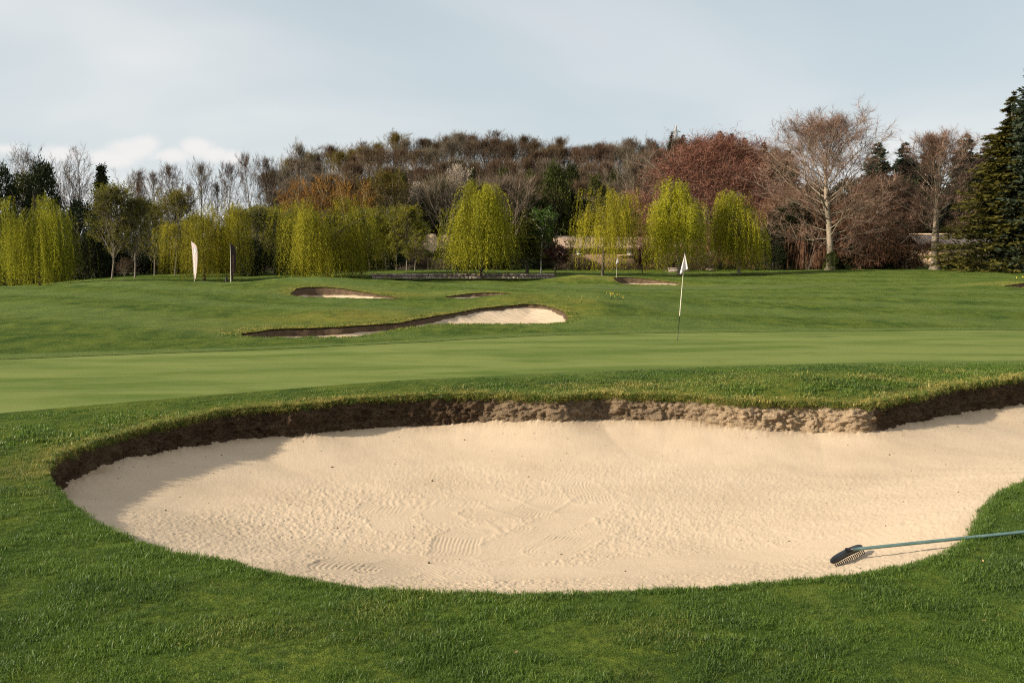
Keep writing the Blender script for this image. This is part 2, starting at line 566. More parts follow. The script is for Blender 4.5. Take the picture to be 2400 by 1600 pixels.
def ground_z(x, y):
    x = np.atleast_1d(np.asarray(x, dtype=float))
    y = np.atleast_1d(np.asarray(y, dtype=float))
    u, v = tps_coords(x, y)
    z = np.empty(len(x))
    for i in range(0, len(x), 20000):
        sl = slice(i, i + 20000)
        z[sl] = _k((u[sl, None] - _au) ** 2 + (v[sl, None] - _av) ** 2) @ _w[:_n] + _w[_n] + _w[_n + 1] * u[sl] + _w[_n + 2] * v[sl]
    r = np.sqrt(x * x + y * y)
    zt = np.interp(np.clip(np.arctan2(x, y), -1.2, 1.2), _sa, _sz)
    s = sstep(134, 262, r)
    far = zt * (1 + 0.9 * sstep(262, 430, r) - 1.5 * sstep(700, 1600, r))
    behind = sstep(1.1, 1.5, np.abs(np.arctan2(x, y)))
    far = far * (1 - behind)
    return z * (1 - s) + far * s


def gz(x, y):
    return float(ground_z([x], [y])[0])


def poly_sd(poly, x, y):
    """signed distance (negative inside) to a closed polygon, and the nearest vertex index"""
    m = len(poly)
    sd = np.empty(len(x))
    idx = np.empty(len(x), dtype=np.int64)
    a = poly[:, :2]
    b = np.roll(a, -1, axis=0)
    e = b - a
    ee = (e ** 2).sum(1) + 1e-12
    for i in range(0, len(x), 8000):
        px, py = x[i:i + 8000, None], y[i:i + 8000, None]
        wx, wy = px - a[:, 0], py - a[:, 1]
        t = np.clip((wx * e[:, 0] + wy * e[:, 1]) / ee, 0, 1)
        d2 = (wx - t * e[:, 0]) ** 2 + (wy - t * e[:, 1]) ** 2
        k = d2.argmin(1)
        c = ((a[:, 1] > py) != (b[:, 1] > py)) & (px < (e[:, 0]) * (py - a[:, 1]) / (e[:, 1] + 1e-12) + a[:, 0])
        ins = (c.sum(1) % 2) == 1
        dd = np.sqrt(d2[np.arange(len(k)), k])
        sd[i:i + 8000] = np.where(ins, -dd, dd)
        idx[i:i + 8000] = k
    return sd, idx


def near_poly(poly, x, y, margin):
    """signed distance where within margin of the polygon's box, +1e3 elsewhere"""
    lo, hi = poly[:, :2].min(0) - margin, poly[:, :2].max(0) + margin
    m = (x > lo[0]) & (x < hi[0]) & (y > lo[1]) & (y < hi[1])
    sd = np.full(len(x), 1e3)
    ix = np.zeros(len(x), dtype=np.int64)
    if m.any():
        sd[m], ix[m] = poly_sd(poly, x[m], y[m])
    return sd, ix


def rows(r0, r1, step):
    out = [r0]
    while out[-1] < r1:
        out.append(out[-1] + step(out[-1]))
    return np.array(out)


def grid_faces(nr, na):
    i = np.arange(nr - 1)[:, None] * na
    j = np.arange(na - 1)[None, :]
    return np.stack([i + j, i + j + 1, i + na + j + 1, i + na + j], axis=-1).reshape(-1, 4)


def compact(v, f, attrs=None):
    used = np.unique(f)
    mp = np.full(len(v), -1, dtype=np.int64)
    mp[used] = np.arange(len(used))
    return v[used], mp[f], {k: a[used] for k, a in (attrs or {}).items()}


BUNK = []
for nm, raw, n in (('main', MAIN, 700), ('middle', MIDDLE, 320), ('left', LEFTB, 140), ('slim', SLIMB, 100), ('far', FARB, 120), ('edge', EDGEB, 80)):
    q = dense(raw, n)
    if nm == 'main':                                            # ragged turf edge
        s_ = np.arange(n) * 0.05
        tx = np.roll(q[:, 0], -1) - np.roll(q[:, 0], 1)
        ty = np.roll(q[:, 1], -1) - np.roll(q[:, 1], 1)
        ln_ = np.sqrt(tx ** 2 + ty ** 2) + 1e-9
        am = np.where(q[:, 3] > 0.15, 0.075, 0.045)
        o_ = fbm(s_ * 2.2, s_ * 0 + 0.5, 5, 4) * am
        q[:, 0] += -ty / ln_ * o_
        q[:, 1] += tx / ln_ * o_
    else:
        dq = np.roll(q[:, :2], -1, axis=0) - np.roll(q[:, :2], 1, axis=0)
        dq /= np.linalg.norm(dq, axis=1)[:, None] + 1e-9
        o_ = fbm(np.arange(n) * 0.35, np.zeros(n) + 0.5, 7, 3, 0.7) * 0.13
        q[:, 0] += -dq[:, 1] * o_
        q[:, 1] += dq[:, 0] * o_
        q[:, 3] *= 1 + 0.45 * fbm(np.arange(n) * 0.22, np.zeros(n) + 3.5, 9, 3)
    q[:, 2] = ground_z(q[:, 0], q[:, 1])
    BUNK.append(dict(name=nm, o=q))

# ------------------------------------------------------------------ ground materials
gm = NT('turf')
P = gm.pos()
dry = gm.attr('dry')
short = gm.attr('short')
n_big = gm.noise(gm.mapv(P, (0.45, 0.8, 0.5)), 0.42, 5.0, 0.65)
n_mid = gm.noise(P, 1.1, 6.0, 0.78)
n_patch = gm.noise(gm.mapv(P, (1.6, 0.55, 1.0)), 0.8, 6.0, 0.8, 0.6)
n_fine = gm.noise(P, 26.0, 4.0, 0.7)
n_vf = gm.noise(P, 110.0, 2.0, 0.6)
g1 = gm.mix(gm.ramp(n_big, 0.34, 0.66), (0.044, 0.082, 0.012), (0.096, 0.136, 0.021))
g2 = gm.mix(gm.ramp(n_mid, 0.40, 0.66), g1, (0.130, 0.160, 0.024))
g2 = gm.mix(gm.math('MULTIPLY', gm.ramp(n_patch, 0.48, 0.62), 0.78), g2, (0.023, 0.052, 0.008))
g2 = gm.mix(gm.math('MULTIPLY', gm.ramp(n_patch, 0.45, 0.33), 0.55), g2, (0.165, 0.202, 0.040))
g3 = gm.mix(gm.math('MULTIPLY', gm.ramp(n_fine, 0.38, 0.66), 0.6), g2, (0.030, 0.055, 0.010))
g4 = gm.mix(gm.math('MULTIPLY', short, 0.8), g3, gm.mix(gm.ramp(n_mid, 0.3, 0.7), (0.084, 0.128, 0.030), (0.132, 0.168, 0.048)))
dm = gm.math('MULTIPLY', dry, gm.ramp(n_mid, 0.25, 0.62), True)
g5 = gm.mix(dm, g4, gm.mix(gm.ramp(n_fine, 0.35, 0.65), (0.150, 0.140, 0.020), (0.26, 0.215, 0.050)))
hh = gm.math('ADD', gm.math('MULTIPLY', n_fine, 0.7), gm.math('ADD', gm.math('MULTIPLY', n_vf, 0.35), gm.math('MULTIPLY', n_mid, 1.2)))
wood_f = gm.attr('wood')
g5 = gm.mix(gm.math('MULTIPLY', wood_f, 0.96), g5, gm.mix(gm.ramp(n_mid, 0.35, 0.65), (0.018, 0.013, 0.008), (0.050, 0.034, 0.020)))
M_TURF = gm.done(gm.pbsdf(g5, 0.85, gm.bump(hh, 0.7, 0.10), 0.03))

gm = NT('green_turf')
P = gm.pos()
rotv = gm.n('ShaderNodeMapping', {'Vector': P, 'Rotation': (0, 0, 0.22), 'Scale': (0.30, 1.0, 1.0)}).outputs[0]
n_band = gm.noise(rotv, 0.62, 3.0, 0.5, 0.5)
n_str = gm.noise(gm.mapv(P, (0.8, 3.0, 1.0)), 1.5, 5.0, 0.65)
n_f = gm.noise(P, 45.0, 3.0, 0.6)
n_pat = gm.noise(P, 0.9, 4.0, 0.6)
c = gm.mix(gm.ramp(n_band, 0.42, 0.56), (0.080, 0.124, 0.024), (0.146, 0.180, 0.048))
stripe = gm.n('ShaderNodeTexWave', {'Vector': gm.n('ShaderNodeMapping', {'Vector': P, 'Rotation': (0, 0, -0.30)}).outputs[0], 'Scale': 0.21, 'Distortion': 1.2, 'Detail': 2.0, 'Detail Scale': 0.8}, bands_direction='Y').outputs['Fac']
c = gm.mix(gm.math('MULTIPLY', gm.ramp(stripe, 0.40, 0.60), 0.30), c, (0.165, 0.200, 0.062))
c = gm.mix(gm.math('MULTIPLY', gm.ramp(n_str, 0.40, 0.66), 0.45), c, (0.165, 0.176, 0.056))
c = gm.mix(gm.math('MULTIPLY', gm.ramp(n_pat, 0.52, 0.7), 0.35), c, (0.065, 0.098, 0.016))
c = gm.mix(gm.math('MULTIPLY', gm.ramp(n_f, 0.45, 0.7), 0.30), c, (0.055, 0.076, 0.014))
M_GREEN = gm.done(gm.pbsdf(c, 0.9, gm.bump(gm.math('ADD', n_f, n_str), 0.25, 0.02), 0.03))

gm = NT('far_green_turf')
P = gm.pos()
M_GREEN_FAR = gm.done(gm.pbsdf(gm.mix(gm.ramp(gm.noise(gm.mapv(P, (0.4, 1, 1)), 0.5, 4.0, 0.6), 0.35, 0.65), (0.062, 0.092, 0.020), (0.092, 0.118, 0.026)), 0.9, None, 0.1))

gm = NT('bunker_sand')
P = gm.pos()
n1 = gm.noise(P, 0.9, 4.0, 0.55)
n2 = gm.noise(P, 60.0, 3.0, 0.7)
n3 = gm.noise(P, 210.0, 2.0, 0.6)
soil = gm.attr('soil')
c = gm.mix(gm.ramp(n1, 0.3, 0.7), (0.452, 0.354, 0.242), (0.522, 0.414, 0.290))
c = gm.mix(gm.math('MULTIPLY', gm.ramp(n2, 0.55, 0.75), 0.30), c, (0.42, 0.30, 0.18))
c = gm.mix(gm.math('MULTIPLY', gm.ramp(gm.noise(P, 34.0, 2.0), 0.70, 0.78), 0.6), c, (0.16, 0.11, 0.065))
c = gm.mix(gm.math('MULTIPLY', soil, gm.ramp(n2, 0.3, 0.6, 0.5, 1.0), True), c, (0.22, 0.15, 0.085))
M_SAND = gm.done(gm.pbsdf(c, 0.95, gm.bump(gm.math('ADD', n2, gm.math('MULTIPLY', n3, 0.6)), 0.35, 0.012), 0.1))

gm = NT('bunker_earth')
P = gm.pos()
n1 = gm.noise(P, 5.0, 5.0, 0.65)
n2 = gm.noise(P, 38.0, 4.0, 0.7)
pale = gm.attr('pale')  # pale crumbly earth; on the face it also paints the sunlit stretch
c = gm.mix(gm.ramp(n1, 0.35, 0.65), (0.050, 0.033, 0.020), (0.100, 0.067, 0.040))  # base tone lowered to paint shade on the left face
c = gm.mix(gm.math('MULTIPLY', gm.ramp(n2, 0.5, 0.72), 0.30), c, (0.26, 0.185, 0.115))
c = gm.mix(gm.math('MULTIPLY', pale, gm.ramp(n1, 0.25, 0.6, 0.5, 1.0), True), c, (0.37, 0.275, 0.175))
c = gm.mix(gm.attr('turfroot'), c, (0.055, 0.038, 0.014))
M_EARTH = gm.done(gm.pbsdf(c, 0.95, gm.bump(gm.math('ADD', n2, n1), 1.0, 0.05), 0.05))

# ------------------------------------------------------------------ ground sheet (polar grid round the place where one stands)
ang_in = np.linspace(-0.56, 0.56, 660)
ang_out = np.concatenate([np.linspace(-math.pi, -0.58, 90)[:-1], ang_in, np.linspace(0.58, math.pi, 90)[1:]])
rr = rows(1.2, 2600, lambda r: min(max(r * r / 1500.0, 0.02), 0.0085 * r) if r < 130 else 0.035 * r)
AA, RR = np.meshgrid(ang_out, rr)
gx, gy = (np.sin(AA) * RR).ravel(), (np.cos(AA) * RR).ravel()
g_z = ground_z(gx, gy)
nr, na = len(rr), len(ang_out)
GF = grid_faces(nr, na)
green_d = dense(GREEN, 420)
green2_d = dense(GREEN2, 120)
sdg, _ = near_poly(green_d, gx, gy, 3.0)
sdg2, _ = near_poly(green2_d, gx, gy, 4.0)
sdb_all = np.full(len(gx), 1e3)
vx, vy, vz = gx.copy(), gy.copy(), g_z.copy()
dry_a = np.zeros(len(gx))
kill = np.zeros(len(gx), dtype=bool)


def snap(poly, ins):
    """move vertices just inside the outline onto it"""
    fi = ins[GF]
    mixed = fi.any(1) & ~fi.all(1)
    vs = np.unique(GF[mixed])
    vs = vs[ins[vs]]
    if len(vs):
        a = poly[:, :2]
        b = np.roll(a, -1, axis=0)
        for i in vs:
            p = np.array((gx[i], gy[i]))
            e = b - a
            t = np.clip(((p - a) * e).sum(1) / ((e ** 2).sum(1) + 1e-12), 0, 1)
            q = a + e * t[:, None]
            k = ((q - p) ** 2).sum(1).argmin()
            vx[i], vy[i] = q[k]
        vz[vs] = ground_z(vx[vs], vy[vs])
    return fi.all(1)


dead = np.zeros(len(GF), dtype=bool)
for B in BUNK:
    o = B['o']
    sd, ix = near_poly(o, gx, gy, 2.5)
    sdb_all = np.minimum(sdb_all, sd)
    hf = o[ix, 3]
    far_f = 1.0 if B['name'] == 'main' else 1.6
    w_ = np.exp(-np.maximum(sd, 0) / (0.33 if B['name'] == 'main' else 0.8)) * (sstep(0.08, 0.3, hf) if B['name'] == 'main' else sstep(0.06, 0.12, hf) * 0.8)
    dry_a = np.maximum(dry_a, np.where(sd < 50, w_ * 1.15, 0))
    dead |= snap(o, sd < 0)
dead |= snap(green_d, sdg < 0)
# dry, tufty ground on the mounds
for (px, py, d, rx, ry, am) in ((830, 745, 31.5, 3.6, 1.9, .75), (1220, 700, 37.8, 2.3, 1.4, .5), (1390, 660, 84.5, 2.4, 2.0, .7), (1340, 655, 84, 2.0, 2.0, .5), (960, 688, 54, 2.6, 1.6, .7), (1600, 670, 79, 5.0, 1.8, .5), (1350, 702, 37.0, 1.3, 1.3, .55), (1720, 898, 15.0, 2.0, .8, .35), (2330, 667, 60, 2.6, 1.6, .6),
                             (1420, 905, 15.2, 1.2, .6, .5), (760, 680, 57, 4, 1.2, .35)):
    x0, y0, _z = at_d(px, py, d)
    dry_a = np.maximum(dry_a, am * np.exp(-(((gx - x0) / rx) ** 2 + ((gy - y0) / ry) ** 2)))
short_a = np.where(sdg < 50, 1 - sstep(0.75, 1.0, sdg), 0.0) * sstep(-2, 0, gy * 0 + gx * 0 + (gy - 17.5 - gx * 0.14))
short_a = np.maximum(short_a, np.where(sdg2 < 0.4, 1.0, 0.0))
# broad mown strips on the fairway
st = 0.5 + 0.5 * np.tanh(3.0 * np.sin((gy * 0.80 + gx * 0.60 + 0.8 * fbm(gx * 0.1, gy * 0.1, 91, 2)) * 0.80))
short_a = np.maximum(short_a, np.where((gy > 25) & (gy < 110), 0.62 * st + 0.04, 0.0) * sstep(0, 0.6, 1 - dry_a))
# ground unevenness under the rough
rough_amp = np.where(sdg > 1.0, 0.012, 0.0) + 0.105 * sstep(22, 40, RR.ravel()) * (sdg > 1)
rfac = sstep(22, 40, RR.ravel())
vz = vz + (fbm(gx * 1.1, gy * 1.1, 3, 3) * (1 - rfac) + rfac * (0.55 * fbm(gx * 0.42, gy * 0.42, 3, 3) + 0.45 * fbm(gx * 1.1, gy * 0.9, 13, 3))) * rough_amp * np.clip(sdb_all / 0.4, 0, 1)
verts = np.stack([vx, vy, vz], axis=1)
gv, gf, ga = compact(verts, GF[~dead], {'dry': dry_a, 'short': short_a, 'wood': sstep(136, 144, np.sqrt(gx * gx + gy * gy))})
me = mesh_data('ground', gv, [gf], M_TURF, True, {k: ('POINT', a) for k, a in ga.items()})
ground = tag(obj('ground', me), kind='structure')

keep = (sdg[GF] < 0.7).any(1)
g2v = np.stack([gx, gy, g_z - 0.009], axis=1)
gv, gf, _ = compact(g2v, GF[keep])
green = tag(obj('putting_green', mesh_data('putting_green', gv, [gf], M_GREEN, True)), kind='structure')

keep = (sdg2[GF] < 0.05).all(1)
g2v = np.stack([gx, gy, vz + 0.012], axis=1)
gv, gf, _ = compact(g2v, GF[keep])
tag(obj('putting_green', mesh_data('far_putting_green', gv, [gf], M_GREEN_FAR, True)), kind='structure')

# ------------------------------------------------------------------ bunkers: sand floor and earth face
STROKES = []


def stroke(pix, width, teeth=12, depth=0.010):
    STROKES.append((np.array([at_z(px, py, -0.55)[:2] for px, py in pix]), width, teeth, depth))


def relief(x, y):
    """raked marks, clods and footprints of the near bunker, metres"""
    clod_amp = 0.006 + 0.005 * sstep(0.0, 0.8, fbm(x * 0.55 + 4, y * 0.55, 11, 2) + 0.25 - 0.12 * np.abs(x + 2.0)) * (y < 11)
    n = fbm(x * 32, y * 32, 21, 3, 0.7)
    clods = np.maximum(n, -0.15) * clod_amp * 1.25 + fbm(x * 70, y * 70, 23, 2) * 0.0032
    flat = np.zeros_like(x)
    add = fbm(x * 1.6, y * 1.6, 27, 3) * 0.012
    for pl, wd, teeth, dp in STROKES:
        lo, hi = pl.min(0) - wd, pl.max(0) + wd
        m = (x > lo[0]) & (x < hi[0]) & (y > lo[1]) & (y < hi[1])
        if not m.any():
            continue
        xm, ym = x[m], y[m]
        best = np.full(len(xm), 1e9)
        side = np.zeros(len(xm))
        for a, b in zip(pl[:-1], pl[1:]):
            e = b - a
            L2 = (e ** 2).sum() + 1e-9
            t = np.clip(((xm - a[0]) * e[0] + (ym - a[1]) * e[1]) / L2, 0, 1)
            dx, dy = xm - a[0] - t * e[0], ym - a[1] - t * e[1]
            d = np.sqrt(dx * dx + dy * dy)
            s = np.sign(e[0] * dy - e[1] * dx) * d
            c = d < best
            best = np.where(c, d, best)
            side = np.where(c, s, side)
        half = wd / 2
        wob = vnoise(xm * 5, ym * 5, 33) * 0.02
        q = (side + wob) / half
        inside = 1 - sstep(0.86, 1.0, np.abs(q))
        rip = np.cos(q * math.pi * teeth / 2 * 2 / 1.0) * dp * 0.26
        edge = np.exp(-((np.abs(q) - 1.05) / 0.10) ** 2) * 0.0025
        var = 0.45 + 0.55 * sstep(-0.5, 0.6, vnoise(xm * 1.7, ym * 1.7, 35))
        am = add[m]
        add[m] = am * (1 - inside * 0.3) + inside * (rip * var - 0.0015) + edge * var
        flat[m] = np.maximum(flat[m], inside)
    clods = clods * (1 - 0.82 * flat)
    # smooth, brushed margin at the back and the left
    return clods, add


for pix, wd in (([(800, 1392), (835, 1355), (930, 1338), (1010, 1335)], .50), ([(790, 1345), (900, 1330), (1010, 1338), (1080, 1392)], .46), ([(900, 1382), (960, 1350), (1060, 1338)], .46),
                ([(1062, 1310), (1075, 1262), (1110, 1240), (1190, 1236)], .44), ([(1080, 1330), (1190, 1290), (1330, 1210), (1420, 1150)], .50), ([(1160, 1345), (1280, 1310), (1390, 1245)], .42), ([(1120, 1195), (1240, 1196), (1300, 1150)], .40),
                ([(1190, 1100), (1290, 1095), (1360, 1120), (1390, 1160)], .46), ([(880, 1190), (900, 1170), (960, 1160), (1020, 1165)], .5), ([(935, 1235), (905, 1205), (950, 1175), (1080, 1160)], .44), ([(1050, 1215), (1020, 1190), (1060, 1172), (1130, 1160)], .36),
                ([(1130, 1140), (1200, 1180), (1260, 1200)], .40), ([(1120, 1375), (1300, 1372), (1500, 1368), (1680, 1362)], .55), ([(1450, 1345), (1600, 1340), (1800, 1330), (1960, 1310)], .5), ([(1280, 1300), (1340, 1262), (1400, 1240)], .4), ([(1870, 1300), (1960, 1318), (2090, 1312)], .42)):
    stroke(pix, wd)


def idw(o, x, y, vals, power=3.0, step=4):
    p = o[::step]
    v = vals[::step]
    out = np.empty(len(x))
    for i in range(0, len(x), 20000):
        d2 = (x[i:i + 20000, None] - p[:, 0]) ** 2 + (y[i:i + 20000, None] - p[:, 1]) ** 2 + 1e-6
        w = d2 ** (-power / 2)
        out[i:i + 20000] = (w * v).sum(1) / w.sum(1)
    return out


def sand_z(B, x, y, sd=None):
    o = B['o']
    if sd is None:
        sd, _ = poly_sd(o, x, y)
    d = np.maximum(-sd, 0)
    ze = idw(o, x, y, o[:, 2] - o[:, 3])
    if B['name'] == 'main':
        return ze - 0.32 * (1 - np.exp(-(d / 1.15) ** 1.4))
    dep = idw(o, x, y, np.maximum(0.10, 2.0 * o[:, 3]), 2.0)
    return ze - dep * (1 - np.exp(-(d / 0.55) ** 1.3))


for B in BUNK:
    o = B['o']
    N = len(o)
    main = B['name'] == 'main'
    ctr = o[:, :2].mean(0)
    # inward normals
    t = np.roll(o[:, :2], -1, axis=0) - np.roll(o[:, :2], 1, axis=0)
    t /= np.linalg.norm(t, axis=1)[:, None] + 1e-9
    area = 0.5 * (o[:, 0] * np.roll(o[:, 1], -1) - np.roll(o[:, 0], -1) * o[:, 1]).sum()
    nin = np.stack([-t[:, 1], t[:, 0]], axis=1) * (1 if area > 0 else -1)
    B['nin'] = nin
    root = empty('sand_bunker', (0, 0, 0))
    tag(root, kind='structure')
    # sand
    lo, hi = o[:, :2].min(0) - 0.2, o[:, :2].max(0) + 0.2
    if main:
        r_ = rows(5.0, 20.5, lambda r: max(r * r / 2400.0, 0.012))
        a_ = np.linspace(-0.50, 0.84, 1260)
    else:
        d0, d1 = lo[1] * 0.98, math.hypot(max(abs(lo[0]), abs(hi[0])), hi[1])
        d0 = min(np.sqrt((o[:, 0] ** 2 + o[:, 1] ** 2))) - 0.5
        an = np.arctan2(o[:, 0], o[:, 1])
        r_ = rows(d0, d1 + 0.5, lambda r: 0.0022 * r)
        a_ = np.arange(an.min() - 0.005, an.max() + 0.005, 0.0016)
    A2, R2 = np.meshgrid(a_, r_)
    sx, sy = (np.sin(A2) * R2).ravel(), (np.cos(A2) * R2).ravel()
    sd, ix = near_poly(o, sx, sy, 0.3)
    sf = grid_faces(len(r_), len(a_))
    sf = sf[(sd[sf] < 0.06).all(1)]
    used, inv = np.unique(sf, return_inverse=True)
    sf = inv.reshape(-1, 4)
    sx, sy, sd, ix = sx[used], sy[used], sd[used], ix[used]
    sz = sand_z(B, sx, sy, sd)
    soil = np.exp(-np.maximum(-sd - 0.16, 0) / 0.16) * sstep(0.1, 0.25, o[ix, 3]) * (0.5 + 0.6 * fbm(sx * 3, sy * 3, 41, 3))
    if main:
        cl, ad = relief(sx, sy)
        back = sstep(0.12, 0.22, o[ix, 3]) * (1 - sstep(1.2, 2.6, -sd))
        cl = cl * (1 - 0.75 * back)
        fade = sstep(0.0, 0.25, -sd)
        crumb = np.maximum(fbm(sx * 15, sy * 15, 43, 4, 0.75), 0) * 0.045 * np.exp(-np.maximum(-sd - 0.14, 0) / 0.12) * sstep(0.15, 0.25, o[ix, 3])
        sz = sz + (cl + ad) * fade + crumb
    else:
        cr = np.sin((sx * 0.9 + sy * 0.5) * 2 * math.pi / 0.28) * 0.012 * sstep(0.2, 0.5, -sd) * (0.5 + 0.5 * vnoise(sx, sy, 3))
        sz = sz + cr + fbm(sx * 2, sy * 2, 5, 3) * 0.02 * sstep(0.1, 0.4, -sd)
    sand = obj('sand_floor', mesh_data('sand_floor', np.stack([sx, sy, sz], axis=1), [sf], M_SAND, True, {'soil': ('POINT', np.clip(soil, 0, 1))}), root)
    B['sand'] = sand
    # earth face, top under the turf, foot under the sand; crumbly
    sub = 3 if main else 1
    if main:
        q = dense(o[:, :4], N * sub)
        nn = np.stack([np.interp(np.arange(N * sub) / sub, np.arange(N + 1), np.append(nin[:, c], nin[0, c])) for c in range(2)], axis=1)
    else:
        q, nn = o, nin
    n2_ = len(q)
    Mr = 44 if main else 7
    s_len = np.concatenate([[0], np.cumsum(np.linalg.norm(np.diff(q[:, :2], axis=0), axis=1))])
    per = s_len[-1]
    vv, pale_lit_a, root_a = [], [], []
    for j in range(Mr + 1):
        u = j / Mr
        hf = q[:, 3]
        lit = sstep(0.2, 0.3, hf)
        inset = -0.10 * (1 - u) ** 6 + (0.10 + 0.16 * np.clip(hf, 0, .4)) * u ** 0.8
        zz_ = q[:, 2] - 0.004 - (hf + 0.10) * u
        if main:
            k1 = fbm(s_len * 5.5, s_len * 0 + u * hf * 9.0 + 3, 51, 4, 0.6)
            k2 = fbm(s_len * 2.0, s_len * 0 + u * 1.2, 57, 3)
            k3 = fbm(s_len * 22, s_len * 0 + u * hf * 34.0, 59, 3, 0.7)
            amp = np.sin(math.pi * min(1, 0.08 + u * 1.0)) ** 0.5 * lit
            inset = inset + amp * (np.maximum(k1, -0.3) * 0.11 + k2 * 0.05 + np.maximum(k3, -0.35) * 0.075)
            zz_ = zz_ + amp * k1 * 0.03
        vv.append(np.stack([q[:, 0] + nn[:, 0] * inset, q[:, 1] + nn[:, 1] * inset, zz_], axis=1))
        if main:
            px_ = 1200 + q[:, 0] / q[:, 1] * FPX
            pl = sstep(1480, 1800, px_) * (1 - sstep(2015, 2060, px_)) * (q[:, 1] > 12) * 0.75 + 0.50 * (q[:, 1] > 13) * sstep(1080, 1200, px_) * (1 - sstep(2030, 2060, px_))  # lighter colour along the sunlit stretch, none where the face lies in shade
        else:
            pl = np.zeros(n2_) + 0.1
        pale_lit_a.append(pl)
        root_a.append(np.full(n2_, max(0, 1 - u * 5.5)))
    vv = np.concatenate(vv)
    i = np.arange(Mr)[:, None] * n2_
    j = np.arange(n2_)[None, :]
    j2 = (j + 1) % n2_
    ff = np.stack([i + j, i + n2_ + j, i + n2_ + j2, i + j2], axis=-1).reshape(-1, 4)
    if area < 0:
        ff = ff[:, ::-1]
    obj('earth_face', mesh_data('earth_face', vv, [ff], M_EARTH, True, {'pale': ('POINT', np.concatenate(pale_lit_a)), 'turfroot': ('POINT', np.concatenate(root_a))}), root)
# ------------------------------------------------------------------ plant geometry (numpy)
def _norm(a):
    return a / (np.linalg.norm(a, axis=-1, keepdims=True) + 1e-9)


def seg_tubes(segs, sides):
    s = np.asarray(segs, dtype=float)
    p0, p1, r0, r1 = s[:, 0:3], s[:, 3:6], s[:, 6], s[:, 7]
    d = _norm(p1 - p0)
    ref = np.where(np.abs(d[:, 2:3]) < 0.9, np.array([[0, 0, 1.0]]), np.array([[1.0, 0, 0]]))
    a = _norm(np.cross(d, ref))
    b = np.cross(d, a)
    ang = np.arange(sides) * 2 * math.pi / sides
    ring = np.cos(ang)[None, :, None] * a[:, None] + np.sin(ang)[None, :, None] * b[:, None]
    v = np.stack([p0[:, None] + ring * r0[:, None, None], p1[:, None] + ring * r1[:, None, None]], axis=1).reshape(-1, 3)
    base = np.arange(len(s))[:, None] * 2 * sides
    j = np.arange(sides)[None]
    j2 = (j + 1) % sides
    f = np.stack([base + j, base + j2, base + sides + j2, base + sides + j], axis=-1).reshape(-1, 4)
    return v, f


def seg_ribbons(segs, rng):
    s = np.asarray(segs, dtype=float)
    p0, p1, r0, r1 = s[:, 0:3], s[:, 3:6], s[:, 6:7], s[:, 7:8]
    d = _norm(p1 - p0)
    a = _norm(np.cross(d, rng.normal(size=d.shape)))
    v = np.stack([p0 - a * r0, p0 + a * r0, p1 + a * r1, p1 - a * r1], axis=1).reshape(-1, 3)
    f = np.arange(len(s) * 4).reshape(-1, 4)
    return v, f


def leaf_quads(p, d, ln, wd, rng):
    n = len(p)
    d = _norm(d)
    a = _norm(np.cross(d, rng.normal(size=(n, 3))))
    ln = np.broadcast_to(np.asarray(ln, dtype=float), (n,))[:, None]
    wd = np.broadcast_to(np.asarray(wd, dtype=float), (n,))[:, None]
    m = p + d * ln * 0.5
    v = np.stack([p, m + a * wd / 2, p + d * ln, m - a * wd / 2], axis=1).reshape(-1, 3)
    return v, np.arange(n * 4).reshape(-1, 4)


def merge(parts):
    v, f, o = [], [], 0
    for a, b in parts:
        v.append(a)
        f.append(b + o)
        o += len(a)
    return np.concatenate(v), np.concatenate(f)


def poly_branch(rng, p, d, L, r, n, wig, trop, out, taper=0.25):
    """one bent branch: appends segments, returns the points and directions along it"""
    pts, dirs = [p], [d]
    st = L / n
    for i in range(n):
        d = d + rng.normal(size=3) * wig + np.array((0, 0, trop / n))
        d = d / np.linalg.norm(d)
        q = p + d * st
        out.append((*p, *q, r * (1 - (1 - taper) * i / n), r * (1 - (1 - taper) * (i + 1) / n)))
        p = q
        pts.append(p)
        dirs.append(d)
    return np.array(pts), np.array(dirs)


def along(pts, dirs, t):
    k = t * (len(pts) - 1)
    i = min(int(k), len(pts) - 2)
    f = k - i
    return pts[i] * (1 - f) + pts[i + 1] * f, dirs[min(i + 1, len(dirs) - 1)]


def side_dir(rng, d, ang, az=None):
    ref = np.array((0, 0, 1.0)) if abs(d[2]) < 0.95 else np.array((1.0, 0, 0))
    a = np.cross(d, ref)
    a /= np.linalg.norm(a)
    b = np.cross(d, a)
    az = rng.uniform(0, 2 * math.pi) if az is None else az
    return d * math.cos(ang) + (a * math.cos(az) + b * math.sin(az)) * math.sin(ang)


